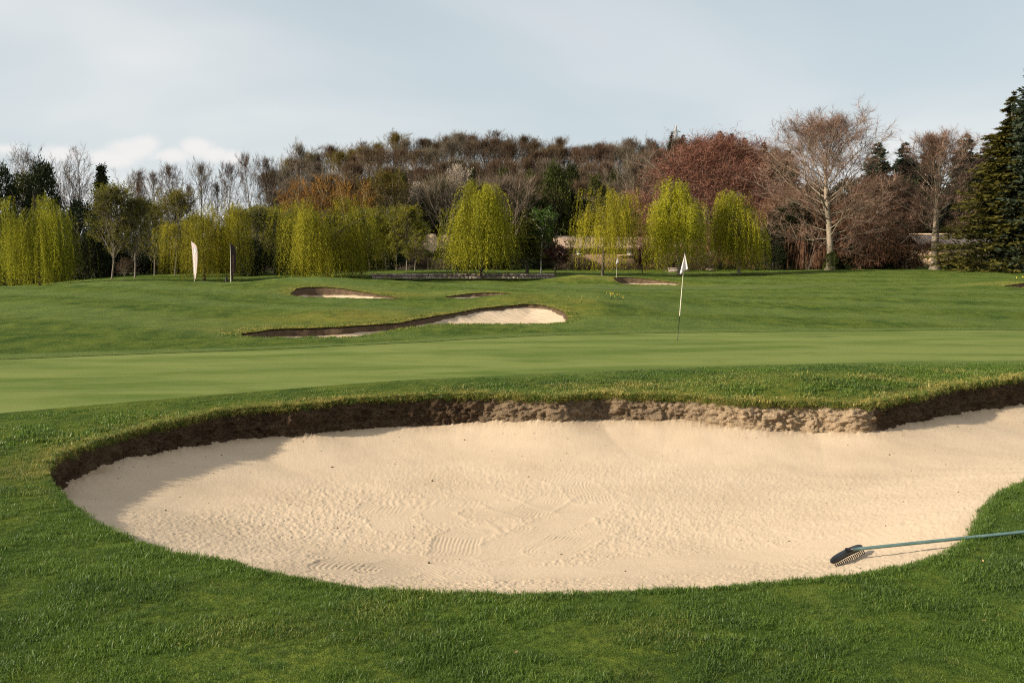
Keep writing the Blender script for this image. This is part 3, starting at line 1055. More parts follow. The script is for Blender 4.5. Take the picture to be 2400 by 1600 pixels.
def grow_tree(seed, h, w, trunk_t=0.2, limbs=26, subs=7, twigs=6, twiglets=5, env=None, ang=(65, 28), r0=None, trop=0.5, wig=0.10, twig_len=0.75, twig_w=0.02, fork=0, sub_ang=38, limb_curve=None, tw_dev=0.5, tw_up=0.0):
    """a leafless broadleaf: trunk, limbs, branches, twigs; returns (wood segments, fine segments, tips)"""
    rng = np.random.default_rng(seed)
    r0 = r0 or h * 0.022
    wood, fine, ends = [], [], []
    env = env or (lambda t: math.sin(math.pi * min(1, max(0.02, (t - 0.02) ** 0.8))) ** 0.7)
    top = h * (0.93 if not fork else fork)
    tp, td = poly_branch(rng, np.zeros(3), np.array((rng.normal() * .02, rng.normal() * .02, 1.0)), top, r0, 10, 0.035 if not fork else 0.05, 0.3, wood, 0.12 if not fork else 0.55)
    # root flare
    wood.append((0, 0, -0.3, 0, 0, h * 0.025, r0 * 1.75, r0 * 1.12))
    az = rng.uniform(0, 6.28)
    for i in range(limbs):
        t = trunk_t + (0.90 - trunk_t) * ((i + rng.uniform(0, 0.8)) / limbs) ** 0.82 + (0.09 if i >= limbs - 3 and not fork else 0)
        t = min(t, 0.99)
        tt = min(1.0, (t - trunk_t) / (0.92 - trunk_t))
        if fork:
            p, d0 = along(tp, td, min(1.0, 0.62 + 0.38 * tt))
            a = math.radians(ang[0] + (ang[1] - ang[0]) * tt + rng.normal() * 7)
            L = (h * (1 - fork) * 1.06 * tt + w * 0.52 * (1 - tt)) * rng.uniform(0.82, 1.08)
        else:
            p, d0 = along(tp, td, t)
            a = math.radians(ang[0] + (ang[1] - ang[0]) * tt + rng.normal() * 6)
            L = max(0.08 * h, w * 0.5 * env(tt) / max(0.35, math.sin(a)) * rng.uniform(0.78, 1.1))
            L = min(L, (h * 1.03 - p[2]) / max(0.25, math.cos(a) + 0.12))
        az += 2.39996 + rng.normal() * 0.3
        d = np.array((math.sin(a) * math.cos(az), math.sin(a) * math.sin(az), math.cos(a)))
        rl = min(r0 * 0.40, 0.0075 * L + 0.05 * r0 * (1 - tt * 0.6))
        lp, ld = poly_branch(rng, p, d, L, rl, 7, wig, trop if limb_curve is None else limb_curve, wood, 0.2)
        for k in range(subs):
            ts = 0.22 + 0.78 * (k + rng.uniform(0, 1)) / subs
            sp, sd0 = along(lp, ld, min(ts, 1))
            d2 = side_dir(rng, sd0, math.radians(sub_ang + rng.normal() * 9))
            d2[2] += 0.12
            d2 /= np.linalg.norm(d2)
            L2 = L * 0.42 * (1.15 - 0.65 * ts) * rng.uniform(0.7, 1.2) + 0.25
            bp, bd = poly_branch(rng, sp, d2, L2, max(rl * 0.38 * (1.1 - 0.5 * ts), twig_w * 1.3), 4, wig * 1.1, trop * 0.5, wood, 0.35)
            for m in range(twigs):
                t3 = 0.2 + 0.8 * (m + rng.uniform(0, 1)) / twigs
                qp, qd = along(bp, bd, min(t3, 1))
                d3 = side_dir(rng, qd, math.radians(36 + rng.normal() * 10))
                L3 = twig_len * rng.uniform(0.7, 1.4) * (0.6 + 0.1 * L2)
                cp, cd = poly_branch(rng, qp, d3, L3, twig_w, 3, wig * 1.2, trop * 0.5, fine, 0.6)
                ends.append((cp, cd))
    P = np.array([e[0] for e in ends])
    D = np.array([e[1] for e in ends])
    n = len(P)
    if twiglets:
        rep = np.repeat(np.arange(n), twiglets)
        t = rng.uniform(0.15, 1.0, len(rep)) * 3
        i = np.minimum(t.astype(int), 2)
        f = (t - i)[:, None]
        p = P[rep, i] * (1 - f) + P[rep, i + 1] * f
        d = D[rep, i + 1]
        d = _norm(d + rng.normal(size=d.shape) * tw_dev + np.array((0, 0, tw_up)))
        L = twig_len * rng.uniform(0.5, 1.1, len(rep))[:, None]
        q = p + d * L
        tw = np.concatenate([p, q, np.full((len(p), 1), twig_w * 0.8), np.full((len(p), 1), twig_w * 0.35)], axis=1)
    else:
        tw = np.zeros((0, 8))
        p, q, d = P[:, 1], P[:, 3], D[:, 3]
    return np.array(wood), np.concatenate([np.array(fine), tw]), (p, q, d), rng


def wood_mesh(name, wood, mat):
    r = np.maximum(wood[:, 6], wood[:, 7])
    R = r.max()
    parts = []
    for lo, hi, n in ((0.35 * R, 9e9, 9), (0.10 * R, 0.35 * R, 5), (-1, 0.10 * R, 3)):
        m = (r > lo) & (r <= hi)
        if m.any():
            parts.append(seg_tubes(wood[m], n))
    v, f = merge(parts)
    return mesh_data(name, v, [f], mat, True)


def crown_mesh(name, parts, mat, tints):
    v, f = merge(parts)
    return mesh_data(name, v, [f], mat, False, {'tint': ('FACE', np.concatenate(tints))})


def tint_of(p, rng, scale=1.2, seed=0, spread=0.35):
    n = fbm(p[:, 0] * scale + p[:, 2] * 0.7, p[:, 1] * scale + p[:, 2] * scale, seed, 3)
    return np.clip(0.5 + n * 0.9 + rng.normal(size=len(p)) * spread * 0.5, 0, 1)


# ---- materials
def bark(name, a, b, sc=6.0):
    t = NT(name)
    P_ = t.ocoord((1, 1, 0.3))
    n = t.noise(P_, sc, 5.0, 0.65)
    return t.done(t.pbsdf(t.mix(t.ramp(n, 0.3, 0.7), a, b), 0.9, t.bump(n, 0.6, 0.05), 0.15))


B_BEECH = bark('beech_bark', (0.17, 0.135, 0.095), (0.33, 0.27, 0.20))
B_DARK = bark('dark_bark', (0.045, 0.036, 0.028), (0.11, 0.09, 0.068))
B_GREY = bark('grey_bark', (0.15, 0.125, 0.095), (0.27, 0.23, 0.18))
B_BIRCH = bark('pale_bark', (0.42, 0.37, 0.31), (0.62, 0.57, 0.50), 3.0)
B_YEL = bark('yellow_bark', (0.20, 0.15, 0.06), (0.36, 0.27, 0.12))

L_WILLOW = leaf_mat('willow_leaf', (0.078, 0.086, 0.008), (0.38, 0.355, 0.028), 0.42, 0.12, 0.6, 0.012)
L_WILLOW_B = leaf_mat('willow_leaf_bright', (0.105, 0.110, 0.009), (0.47, 0.42, 0.030), 0.42, 0.08, 0.6, 0.01)
L_UPRIGHT = leaf_mat('young_leaf', (0.070, 0.076, 0.010), (0.200, 0.190, 0.020), 0.35, 0.15, 0.6, 0.015)
L_LIME = leaf_mat('lime_leaf', (0.105, 0.112, 0.010), (0.26, 0.240, 0.018), 0.4, 0.12, 0.6, 0.015)
L_DARK = leaf_mat('dark_evergreen_leaf', (0.010, 0.016, 0.007), (0.034, 0.042, 0.014), 0.1, 0.3, 0.5, 0.02)
L_IVY = leaf_mat('ivy_leaf', (0.018, 0.024, 0.006), (0.062, 0.070, 0.013), 0.15, 0.3, 0.5, 0.02)
L_SPRUCE = leaf_mat('spruce_needle', (0.016, 0.026, 0.010), (0.125, 0.118, 0.022), 0.15, 0.15, 0.55, 0.015)  # light end is the yellow sunlight painted on the bough tips
L_BLUEFIR = leaf_mat('fir_needle', (0.020, 0.032, 0.022), (0.052, 0.066, 0.038), 0.12, 0.2, 0.55, 0.02)
L_GREEN = leaf_mat('fresh_green_leaf', (0.030, 0.065, 0.014), (0.095, 0.155, 0.030), 0.35, 0.1, 0.5, 0.01)
L_CEDAR = leaf_mat('cedar_needle', (0.040, 0.050, 0.010), (0.130, 0.125, 0.022), 0.25, 0.1, 0.6, 0.01)
L_PLUM = leaf_mat('plum_leaf', (0.035, 0.011, 0.012), (0.115, 0.038, 0.035), 0.3, 0.15, 0.5, 0.01)
L_BLOSSOM = leaf_mat('blossom_petal', (0.26, 0.205, 0.145), (0.52, 0.44, 0.35), 0.3, 0.1, 0.7, 0.01)
T_BROWN = leaf_mat('brown_twig', (0.055, 0.035, 0.021), (0.140, 0.092, 0.056), 0.0, 0.22, 0.9, 0.015)
T_GREY = leaf_mat('grey_twig', (0.075, 0.058, 0.039), (0.190, 0.150, 0.105), 0.0, 0.2, 0.9, 0.015)
T_RED = leaf_mat('copper_twig', (0.105, 0.048, 0.031), (0.245, 0.122, 0.080), 0.0, 0.08, 0.9, 0.008)
T_RUST = leaf_mat('rusty_twig', (0.135, 0.078, 0.056), (0.300, 0.190, 0.145), 0.0, 0.08, 0.9, 0.008)
T_OSIER = leaf_mat('orange_twig', (0.12, 0.060, 0.012), (0.30, 0.155, 0.030), 0.0, 0.1, 0.9, 0.01)
T_WEEP = leaf_mat('weeping_twig', (0.085, 0.043, 0.024), (0.21, 0.115, 0.068), 0.0, 0.1, 0.9, 0.01)
T_OLIVE = leaf_mat('olive_twig', (0.095, 0.070, 0.018), (0.215, 0.155, 0.040), 0.1, 0.12, 0.9, 0.01)


def twigdome(seed, h, w, twig, barkm, clumps=420, per=70, tl=0.75, tw=0.020, base=0.06, rough=0.3, droop=0.25, **kw):
    """a broad domed tree: limbs and branches inside, a lumpy shell of fine twig clusters outside"""
    wood, fine, ends, rng = grow_tree(seed, h * 0.97, w * 0.95, **kw)
    u = rng.uniform(0, 1, clumps) ** 0.85
    az = rng.uniform(0, 2 * math.pi, clumps)
    pr = np.sqrt(np.clip(1 - u ** 2.3, 0.015, 1)) * (0.80 + 0.2 * np.sin(np.clip(u * 3.2, 0, math.pi / 2)))
    lump = 1 + rough * vnoise(np.cos(az) * 1.7 + u * 2.7, np.sin(az) * 1.7 - u * 2.3, seed)
    q = 0.45 + 0.55 * rng.uniform(0, 1, clumps) ** 0.45
    rad = w * 0.5 * pr * lump * q
    z = h * (base + (0.97 - base) * u * (0.9 + 0.1 * lump)) * (0.8 + 0.2 * q)
    c = np.stack([np.cos(az) * rad, np.sin(az) * rad, z], axis=1)
    rep = np.repeat(np.arange(clumps), per)
    cs = rng.uniform(0.6, 1.35, clumps)[rep][:, None] * w * 0.045
    o = rng.normal(size=(len(rep), 3))
    o[:, 2] *= 0.6
    p = c[rep] + o * cs
    outw = _norm(c - np.array((0, 0, h * 0.25)))[rep]
    d = _norm(outw * 0.7 + rng.normal(size=o.shape) * 0.7 + np.array((0, 0, -droop)))
    e = p + d * (tl * rng.uniform(0.5, 1.4, (len(rep), 1)))
    keep = (p[:, 2] > 0.2) & (e[:, 2] > 0.1)
    seg = np.concatenate([p, e, np.full((len(rep), 1), tw), np.full((len(rep), 1), tw * 0.5)], axis=1)[keep]
    tn = np.clip(rng.uniform(0.15, 0.85, clumps)[rep][keep] + rng.normal(size=len(seg)) * 0.18, 0, 1)
    fine = fine[rng.uniform(size=len(fine)) < 0.5]
    allseg = np.concatenate([seg, fine])
    tn = np.concatenate([tn, rng.uniform(0.2, 0.9, len(fine))])
    return Kind([('trunk', wood_mesh('trunk', wood, barkm)), ('crown', crown_mesh('crown', [seg_ribbons(allseg, rng)], twig, [tn]))])


class Kind:
    """meshes of one kind of tree, standing at the origin: parts [(name, mesh)], height, width"""
    def __init__(self, parts):
        self.parts = parts
        big = max(parts, key=lambda p: len(p[1].vertices))[1]
        co = np.empty(len(big.vertices) * 3, dtype=np.float32)
        big.vertices.foreach_get('co', co)
        co = co.reshape(-1, 3)
        hi = np.percentile(co, 97.5, axis=0)
        lo = np.percentile(co, 2.5, axis=0)
        self.h = float(np.percentile(co[:, 2], 99.8))
        self.w = float(max(0.3, (hi[0] - lo[0] + hi[1] - lo[1]) / 2 * 1.12))


def bare_kind(seed, h, w, twig, barkm, **kw):
    wood, fine, ends, rng = grow_tree(seed, h, w, **kw)
    c = seg_ribbons(fine, rng)
    return Kind([('trunk', wood_mesh('trunk', wood, barkm)), ('crown', crown_mesh('crown', [c], twig, [tint_of(fine[:, :3], rng, 0.8, seed)]))])


def leafy_kind(seed, h, w, leaf, barkm, twig_frac=0.25, nleaf=4, ln=0.16, wd=0.09, down=0.0, twigm=None, **kw):
    wood, fine, (p, q, d), rng = grow_tree(seed, h, w, **kw)
    rep = np.repeat(np.arange(len(p)), nleaf)
    t = rng.uniform(0, 1.05, len(rep))[:, None]
    lp = p[rep] * (1 - t) + q[rep] * t
    ld = _norm(d[rep] + rng.normal(size=(len(rep), 3)) * 0.8 + np.array((0, 0, -down)))
    leaf_part = leaf_quads(lp, ld, ln * rng.uniform(0.7, 1.3, len(rep)), wd, rng)
    kf = fine[rng.uniform(size=len(fine)) < twig_frac]
    parts = [('trunk', wood_mesh('trunk', np.concatenate([wood, kf]) if len(kf) else wood, barkm)), ('crown', crown_mesh('crown', [leaf_part], leaf, [tint_of(lp, rng, 0.9, seed)]))]
    return Kind(parts)


def willow_kind(seed, h, w, leaf, barkm, strands=520, limbs=9, tuft=0.0, low=0.06, lean=0.0, dens=0.15, fork_h=0.30, shaggy=0.24, cone=0.0):
    """weeping willow: arching limbs from which long leafy strands hang"""
    rng = np.random.default_rng(seed)
    wood = []
    r0 = h * 0.016
    tp, td = poly_branch(rng, np.zeros(3), np.array((lean, 0, 1.0)), h * (0.45 + 0.45 * tuft), r0, 6, 0.06, 0.3, wood, 0.4)
    wood.append((0, 0, -0.3, 0, 0, 0.25, r0 * 1.6, r0 * 1.1))
    arcs = []
    for i in range(limbs):
        t = rng.uniform(fork_h / 0.9, 1.0) if i > 1 else 1.0
        p, d0 = along(tp, td, t)
        az = i * 2.39996 + rng.normal() * 0.3
        a = math.radians(rng.uniform(18, 50) * (0.6 if cone else 1)) if i > 1 else math.radians(8)
        d = np.array((math.sin(a) * math.cos(az), math.sin(a) * math.sin(az), math.cos(a)))
        reach = min((h * (rng.uniform(0.5, 0.9) if cone and i > 1 else rng.uniform(0.66, 1.02)) - p[2]) / math.cos(a) * 0.92, w * 0.42 / max(0.15, math.sin(a)))
        lp, ld = poly_branch(rng, p, d, max(reach, 0.15 * h), r0 * 0.36, 6, 0.12, -0.25, wood, 0.25)
        arcs.append((lp, ld, 1.0))
        for k in range(9):
            sp, s0 = along(lp, ld, rng.uniform(0.15, 1.0))
            az2 = az + rng.normal() * 1.1
            a2 = math.radians(rng.uniform(35, 80))
            d2 = np.array((math.sin(a2) * math.cos(az2), math.sin(a2) * math.sin(az2), math.cos(a2)))
            rho = math.hypot(sp[0], sp[1])
            pr_ = 1.0 if not cone else min(1.0, max(0.12, (1.03 - sp[2] / h) / cone))
            L2 = max(0.10 * w, (w * 0.5 * pr_ * rng.uniform(0.5, 1.05) - rho * 0.6)) * 1.05
            bp, bd = poly_branch(rng, sp, d2, L2, r0 * 0.11, 5, 0.12, -1.15, wood, 0.35)
            arcs.append((bp, bd, 0.6))
        for k in range(3):                                   # lower side branches carry the skirt
            sp, s0 = along(tp, td, rng.uniform(0.45, 0.95))
            az2 = az + rng.normal() * 0.6
            a2 = math.radians(rng.uniform(45, 75))
            d2 = np.array((math.sin(a2) * math.cos(az2), math.sin(a2) * math.sin(az2), math.cos(a2)))
            bp, bd = poly_branch(rng, sp, d2, w * 0.5 * rng.uniform(0.55, 1.0), r0 * 0.14, 5, 0.12, -0.9, wood, 0.35)
            arcs.append((bp, bd, 0.6))
    P_, D_, T_ = [], [], []
    W_ = []
    wts = rng.uniform(0.12, 1.0, len(arcs)) ** 2.4
    wts /= wts.sum()
    a_len = rng.uniform(0.35, 1.0, len(arcs))
    a_tint = rng.normal(size=len(arcs)) * 0.28
    pick = rng.choice(len(arcs), strands, p=wts)
    for s in range(strands):
        ai = pick[s]
        lp, ld, _ = arcs[ai]
        sp, s0 = along(lp, ld, rng.uniform(0.2, 1.0))
        sp = sp + rng.normal(size=3) * np.array((0.28, 0.28, 0.16))
        z0 = sp[2]
        floor = h * low + (h * shaggy) * rng.uniform(0, 1) ** 1.3
        ln = min(max(z0 - floor, 0.08 * h), max(0.1 * h, h * 0.95 * a_len[ai] * rng.uniform(0.55, 1.1)))
        n = max(4, int(ln / dens))
        u = np.linspace(0, 1, n)
        out = _norm(np.array((s0[0] + rng.normal() * 0.35, s0[1] + rng.normal() * 0.35, 0.0)))
        bow = rng.uniform(0.03, 0.13) * ln + 0.12
        x = sp[0] + out[0] * bow * np.sqrt(u) * 1.5 + np.cumsum(rng.normal(size=n)) * 0.02
        y = sp[1] + out[1] * bow * np.sqrt(u) * 1.5 + np.cumsum(rng.normal(size=n)) * 0.02
        z = z0 + bow * 0.7 * np.sin(np.minimum(u * 3.0, math.pi)) - ln * u ** 1.15
        q = np.stack([x, y, z], axis=1)
        P_.append(q)
        D_.append(np.gradient(q, axis=0))
        T_.append(np.full(n, np.clip(0.5 + a_tint[ai] + rng.normal() * 0.24, 0, 1)))
        W_.append(np.concatenate([q[:-1], q[1:], np.full((n - 1, 1), 0.011), np.full((n - 1, 1), 0.008)], axis=1)[::1])
    P_, D_, T_ = np.concatenate(P_), np.concatenate(D_), np.concatenate(T_)
    D_ = _norm(D_)
    parts, tints = [], []
    for _ in range(2):
        m = rng.uniform(size=len(P_)) < 0.93
        p = P_[m] + rng.normal(size=(m.sum(), 3)) * 0.055
        d = _norm(D_[m] + rng.normal(size=(m.sum(), 3)) * 0.30)
        parts.append(leaf_quads(p, d, rng.uniform(0.13, 0.24, m.sum()), 0.042, rng))
        tints.append(np.clip(T_[m] + rng.normal(size=m.sum()) * 0.13, 0, 1))
    return Kind([('trunk', wood_mesh('trunk', np.array(wood), barkm)), ('crown', crown_mesh('crown', parts, leaf, tints))])


def evergreen_kind(seed, h, w, leaf, barkm=None, clumps=240, per=46, shape='dome', size=0.34, rough=0.25, base=0.02):
    """dense irregular evergreen: leafy clumps over limbs, in a lumpy outline"""
    rng = np.random.default_rng(seed)
    u = rng.uniform(0, 1, clumps) ** 0.9
    az = rng.uniform(0, 2 * math.pi, clumps)
    if shape == 'dome':
        pr = np.sqrt(np.clip(1 - (np.abs(u - 0.36) / 0.64) ** 2.3, 0.02, 1))
    elif shape == 'cone':
        pr = np.clip(1 - u, 0.03, 1) ** 0.8
    else:
        pr = np.clip(np.sin(math.pi * np.clip(u * 0.86 + 0.12, 0, 1)), 0.05, 1) ** 0.55
    lump = 1 + rough * 1.6 * vnoise(np.cos(az) * 1.6 + u * 3.2, np.sin(az) * 1.6 - u * 2.3, seed)
    rad = w * 0.5 * pr * lump * (0.55 + 0.45 * rng.uniform(0, 1, clumps) ** 0.5)
    z = h * (base + (1 - base) * u) + rng.normal(size=clumps) * h * 0.02
    c = np.stack([np.cos(az) * rad, np.sin(az) * rad, np.clip(z, 0.1, h)], axis=1)
    wood = [(0, 0, -0.2, 0, 0, h * 0.85, h * 0.025, h * 0.005)]
    for k in c[::3]:
        wood.append((0, 0, k[2] * 0.75, *k, h * 0.006, h * 0.002))
    rep = np.repeat(np.arange(clumps), per)
    cs = rng.uniform(0.55, 1.25, clumps)[rep][:, None] * max(0.28, w * 0.085)
    o = rng.normal(size=(len(rep), 3))
    o[:, 2] *= 0.72
    p = c[rep] + o * cs * 0.62
    p[:, 2] = np.maximum(p[:, 2], 0.05)
    d = _norm(o + rng.normal(size=o.shape) * 0.9)
    lq = leaf_quads(p, d, size * rng.uniform(0.6, 1.3, len(rep)), size * 0.5, rng)
    tn = np.clip(rng.uniform(0.1, 0.9, clumps)[rep] * 0.6 + 0.2 + rng.normal(size=len(rep)) * 0.18, 0, 1)
    return Kind([('trunk', wood_mesh('trunk', np.array(wood), barkm or B_DARK)), ('crown', crown_mesh('crown', [lq], leaf, [tn]))])


def spruce_kind(seed, h, w, leaf, whorls=42, per=8, droop=0.35, spray=26, ln=0.34, wd=0.13, low=0.01, prof=0.85, gaps=0.12, up=0.25):
    """conifer: whorls of drooping branches carrying flat sprays"""
    rng = np.random.default_rng(seed)
    wood = [(0, 0, -0.3, 0, 0, h * 0.5, h * 0.019, h * 0.011), (0, 0, h * 0.5, 0, 0, h, h * 0.011, h * 0.001)]
    Ps, Ds, Ts, Ls = [], [], [], []
    for i in range(whorls):
        t = low + (1 - low) * (i / whorls) ** 0.93
        z = h * t
        R = w * 0.5 * (1 - t) ** prof * rng.uniform(0.78, 1.15) + 0.06
        if rng.uniform() < gaps:
            R *= 0.7
        for k in range(per if t < 0.8 else 5):
            az = i * 0.9 + k * 2 * math.pi / per + rng.normal() * 0.2
            Rk = R * rng.uniform(0.72, 1.12)
            u = np.linspace(0.06, 1, spray)
            dz = -droop * Rk * (u - up * u ** 2.2 * 2.0) + rng.normal() * 0.1
            x, y = np.cos(az) * Rk * u, np.sin(az) * Rk * u
            q = np.stack([x, y, z + dz + h * 0.012 * (1 - t)], axis=1)
            q[:, 2] = np.maximum(q[:, 2], 0.12)
            wood.append((0, 0, z, *q[spray // 2], 0.006 * Rk + 0.01, 0.01))
            wood.append((*q[spray // 2], *q[-1], 0.01, 0.005))
            tn = np.clip(0.10 + 0.78 * u ** 1.6 + rng.normal() * 0.13, 0, 1)  # tint rises outward; on the spruce this paints sunlit tips
            for s in (-1, 1, 0):
                sidev = np.array((-math.sin(az), math.cos(az), 0)) * s
                wv = (1 - np.abs(u - 0.55) * 1.1)[:, None] * 0.30 * min(1.0, Rk)
                Ps.append(q + sidev * wv * rng.uniform(0.2, 1.0, (spray, 1)) + rng.normal(size=(spray, 3)) * 0.06 * min(1.0, Rk))
                Ds.append(np.array((math.cos(az), math.sin(az), 0.10)) * 0.6 + sidev * 0.75 + rng.normal(size=(spray, 3)) * 0.33 + np.array((0, 0, -0.10 if s else 0.05)))
                Ts.append(np.clip(tn + rng.normal(size=spray) * 0.1, 0, 1))
                Ls.append(np.full(spray, min(1.0, 0.3 + Rk / 1.6)))
    p, d, tn = np.concatenate(Ps), np.concatenate(Ds), np.concatenate(Ts)
    ls = np.concatenate(Ls)
    lq = leaf_quads(p, d, ln * ls * rng.uniform(0.7, 1.35, len(p)), wd * ls, rng)
    return Kind([('trunk', wood_mesh('trunk', np.array(wood), B_DARK)), ('crown', crown_mesh('crown', [lq], leaf, [tn]))])


def weeping_kind(seed, h, w, twig, barkm, strands=700, width=0.016):
    """mound of fine hanging twigs over bent stems"""
    rng = np.random.default_rng(seed)
    wood, segs, tn = [], [], []
    arcs = []
    for i in range(8):
        az = i * 0.785 + rng.normal() * 0.3
        d = np.array((math.cos(az) * 0.45, math.sin(az) * 0.45, 1.0))
        lp, ld = poly_branch(rng, np.array((math.cos(az) * 0.2, math.sin(az) * 0.2, -0.1)), d / np.linalg.norm(d), h * rng.uniform(0.85, 1.1), h * 0.018, 8, 0.13, -0.9, wood, 0.3)
        arcs.append((lp, ld))
    for s in range(strands):
        lp, ld = arcs[rng.integers(len(arcs))]
        sp, s0 = along(lp, ld, rng.uniform(0.3, 1))
        az = math.atan2(sp[1], sp[0]) + rng.normal() * 0.9
        L = sp[2] * rng.uniform(0.5, 1.05)
        n = 7
        u = np.linspace(0, 1, n)
        out = rng.uniform(0.15, 0.5) * w * 0.5
        q = np.stack([sp[0] + math.cos(az) * out * u ** 0.6, sp[1] + math.sin(az) * out * u ** 0.6, sp[2] + 0.12 * h * np.sin(u * 3.0) * rng.uniform(0.2, 1) - L * u ** 1.25], axis=1)
        q += np.cumsum(rng.normal(size=(n, 3)) * 0.035, axis=0)
        q[:, 2] = np.maximum(q[:, 2], 0.03)
        segs.append(np.concatenate([q[:-1], q[1:], np.full((n - 1, 1), width), np.full((n - 1, 1), width * 0.7)], axis=1))
        tn.append(np.full(n - 1, np.clip(0.5 + rng.normal() * 0.28, 0, 1)))
    segs = np.concatenate(segs)
    return Kind([('trunk', wood_mesh('trunk', np.array(wood), barkm)), ('crown', crown_mesh('crown', [seg_ribbons(segs, rng)], twig, [np.concatenate(tn)]))])


USED = {}


def plant(name, kind, px, d, top, width, label, cat='tree', group=None, rz=None, ground=None, seed=None):
    """one tree: an Empty at its foot with a copy of each part; px, top and width are read off the photograph"""
    x = at_d(px, 640, d)[0]
    zb = gz(x, d) if ground is None else ground
    zt = at_d(px, top, d)[2]
    h = max(0.5, zt - zb)
    w = width / FPX * d
    r = empty(name, (x, d, zb - 0.02), 0, label, cat, group)
    rs = random.Random(int(px * 13 + d * 7 + (seed or 0)))
    r.rotation_euler = (0, 0, rs.uniform(0, 6.28) if rz is None else rz)
    r.scale = (w / kind.w, w / kind.w, h / kind.h)
    for pn, m in kind.parts:
        if id(m) in USED:
            o = USED[id(m)].copy()
            COL.objects.link(o)
            o.name = pn
        else:
            o = obj(pn, m)
            USED[id(m)] = o
        o.parent = r
    return r
# ------------------------------------------------------------------ trees beside the course
K_W1 = willow_kind(11, 9.0, 7.2, L_WILLOW, B_DARK, 1200, 13, low=0.0)
K_W2 = willow_kind(23, 9.0, 7.0, L_WILLOW, B_DARK, 1100, 13, low=0.04)
K_W3 = willow_kind(37, 9.5, 7.0, L_WILLOW, B_DARK, 1050, 13, tuft=0.9, cone=0.6, low=0.06)
K_W4 = willow_kind(41, 9.0, 7.6, L_WILLOW_B, B_DARK, 1000, 11, tuft=0.35, low=0.06, shaggy=0.60)
K_W5 = willow_kind(53, 9.0, 6.2, L_WILLOW_B, B_GREY, 900, 14, tuft=0.9, low=0.04, shaggy=0.5, cone=0.62)
K_W6 = willow_kind(67, 8.5, 5.2, L_WILLOW_B, B_GREY, 850, 12, tuft=0.7, low=0.03, shaggy=0.35, lean=0.12, cone=0.5)
ov = lambda t: max(0.06, math.sin(math.pi * min(1, (0.10 + 0.88 * t) ** 0.75))) ** 0.8
K_UP = [leafy_kind(s, 9.5, 4.4, L_UPRIGHT, B_GREY, 0.5, 3, 0.15, 0.085, trunk_t=0.17, limbs=34, subs=6, twigs=5, twiglets=4, env=ov, ang=(38, 14), trop=0.6, twig_len=0.55, twig_w=0.014, r0=0.085) for s in (3, 4)]
K_LIME = [leafy_kind(s, 8.0, 4.6, L_LIME, B_GREY, 0.4, 3, 0.17, 0.10, down=0.5, trunk_t=0.24, limbs=30, subs=6, twigs=5, twiglets=4, env=ov, ang=(62, 22), trop=0.2, twig_len=0.6, twig_w=0.014, r0=0.085) for s in (7, 8)]
K_YEW = [evergreen_kind(s, 9.0, 8.0, L_DARK, None, 260, 46, 'dome', 0.36) for s in (1, 2)]
K_CYP = evergreen_kind(5, 12.0, 4.4, L_DARK, None, 190, 46, 'cone', 0.36, 0.2)
K_IVY = [evergreen_kind(s, 10.0, 7.0, L_IVY, None, 200, 44, 'oval', 0.34, 0.3, 0.05) for s in (9, 10)]
K_FIR = spruce_kind(3, 14.0, 7.5, L_BLUEFIR, 26, 7, 0.05, 14, 0.6, 0.22, prof=0.75, gaps=0.35)
K_SPRUCE = spruce_kind(8, 17.5, 9.6, L_SPRUCE, 50, 10, 0.30, 30, 0.36, 0.13, prof=1.05, gaps=0.3)
K_TALLFIR = spruce_kind(12, 19.0, 6.5, L_BLUEFIR, 60, 9, 0.42, 20, 0.40, 0.17, prof=0.36, gaps=0.05)
K_CEDAR = spruce_kind(15, 7.5, 3.6, L_CEDAR, 13, 6, 0.30, 24, 0.26, 0.09, low=0.26, prof=0.75, gaps=0.3)
K_FRESH = leafy_kind(19, 7.2, 3.2, L_GREEN, B_BIRCH, 0.2, 4, 0.18, 0.12, trunk_t=0.36, limbs=24, subs=5, twigs=5, twiglets=4, env=ov, ang=(55, 22), twig_len=0.45, twig_w=0.012, r0=0.10)
K_PLUM = leafy_kind(29, 4.6, 3.6, L_PLUM, B_GREY, 0.5, 4, 0.13, 0.09, trunk_t=0.2, limbs=20, subs=5, twigs=5, twiglets=4, fork=0.22, ang=(48, 12), twig_len=0.4, twig_w=0.011, r0=0.09)
wide = lambda t: max(0.10, math.sin(math.pi * min(1, 0.30 + 0.66 * t)) ** 0.75)
K_BEECH = bare_kind(31, 18.0, 15.0, T_RUST, B_BEECH, trunk_t=0.16, limbs=54, subs=11, twigs=8, twiglets=6, env=wide, ang=(80, 24), trop=0.45, wig=0.11, twig_len=0.85, twig_w=0.012, r0=0.36)
K_BEECH2 = bare_kind(43, 15.0, 10.5, T_RUST, B_BEECH, trunk_t=0.20, limbs=40, subs=10, twigs=8, twiglets=6, env=wide, ang=(74, 14), trop=0.5, wig=0.10, twig_len=0.7, twig_w=0.013, r0=0.42)
dome = lambda t: max(0.2, math.sqrt(max(0.04, 1 - max(0, t - 0.25) ** 2 / 0.5625)))
K_COPPER = [twigdome(61, 17.0, 19.0, T_RED, B_GREY, 560, 84, 0.75, 0.020, base=0.03, trunk_t=0.1, limbs=30, subs=7, twigs=6, twiglets=4, fork=0.16, ang=(88, 6), trop=-0.1, wig=0.15, twig_len=0.9, twig_w=0.02, r0=0.5)]
K_WEEP = weeping_kind(71, 4.8, 5.0, T_WEEP, B_GREY)
K_WEEPBIG = twigdome(73, 10.0, 11.0, T_WEEP, B_GREY, 300, 70, 0.7, 0.017, base=0.02, droop=0.9, trunk_t=0.1, limbs=26, subs=7, twigs=6, twiglets=4, fork=0.15, ang=(86, 6), trop=-0.8, wig=0.16, twig_len=0.8, twig_w=0.017, r0=0.25)
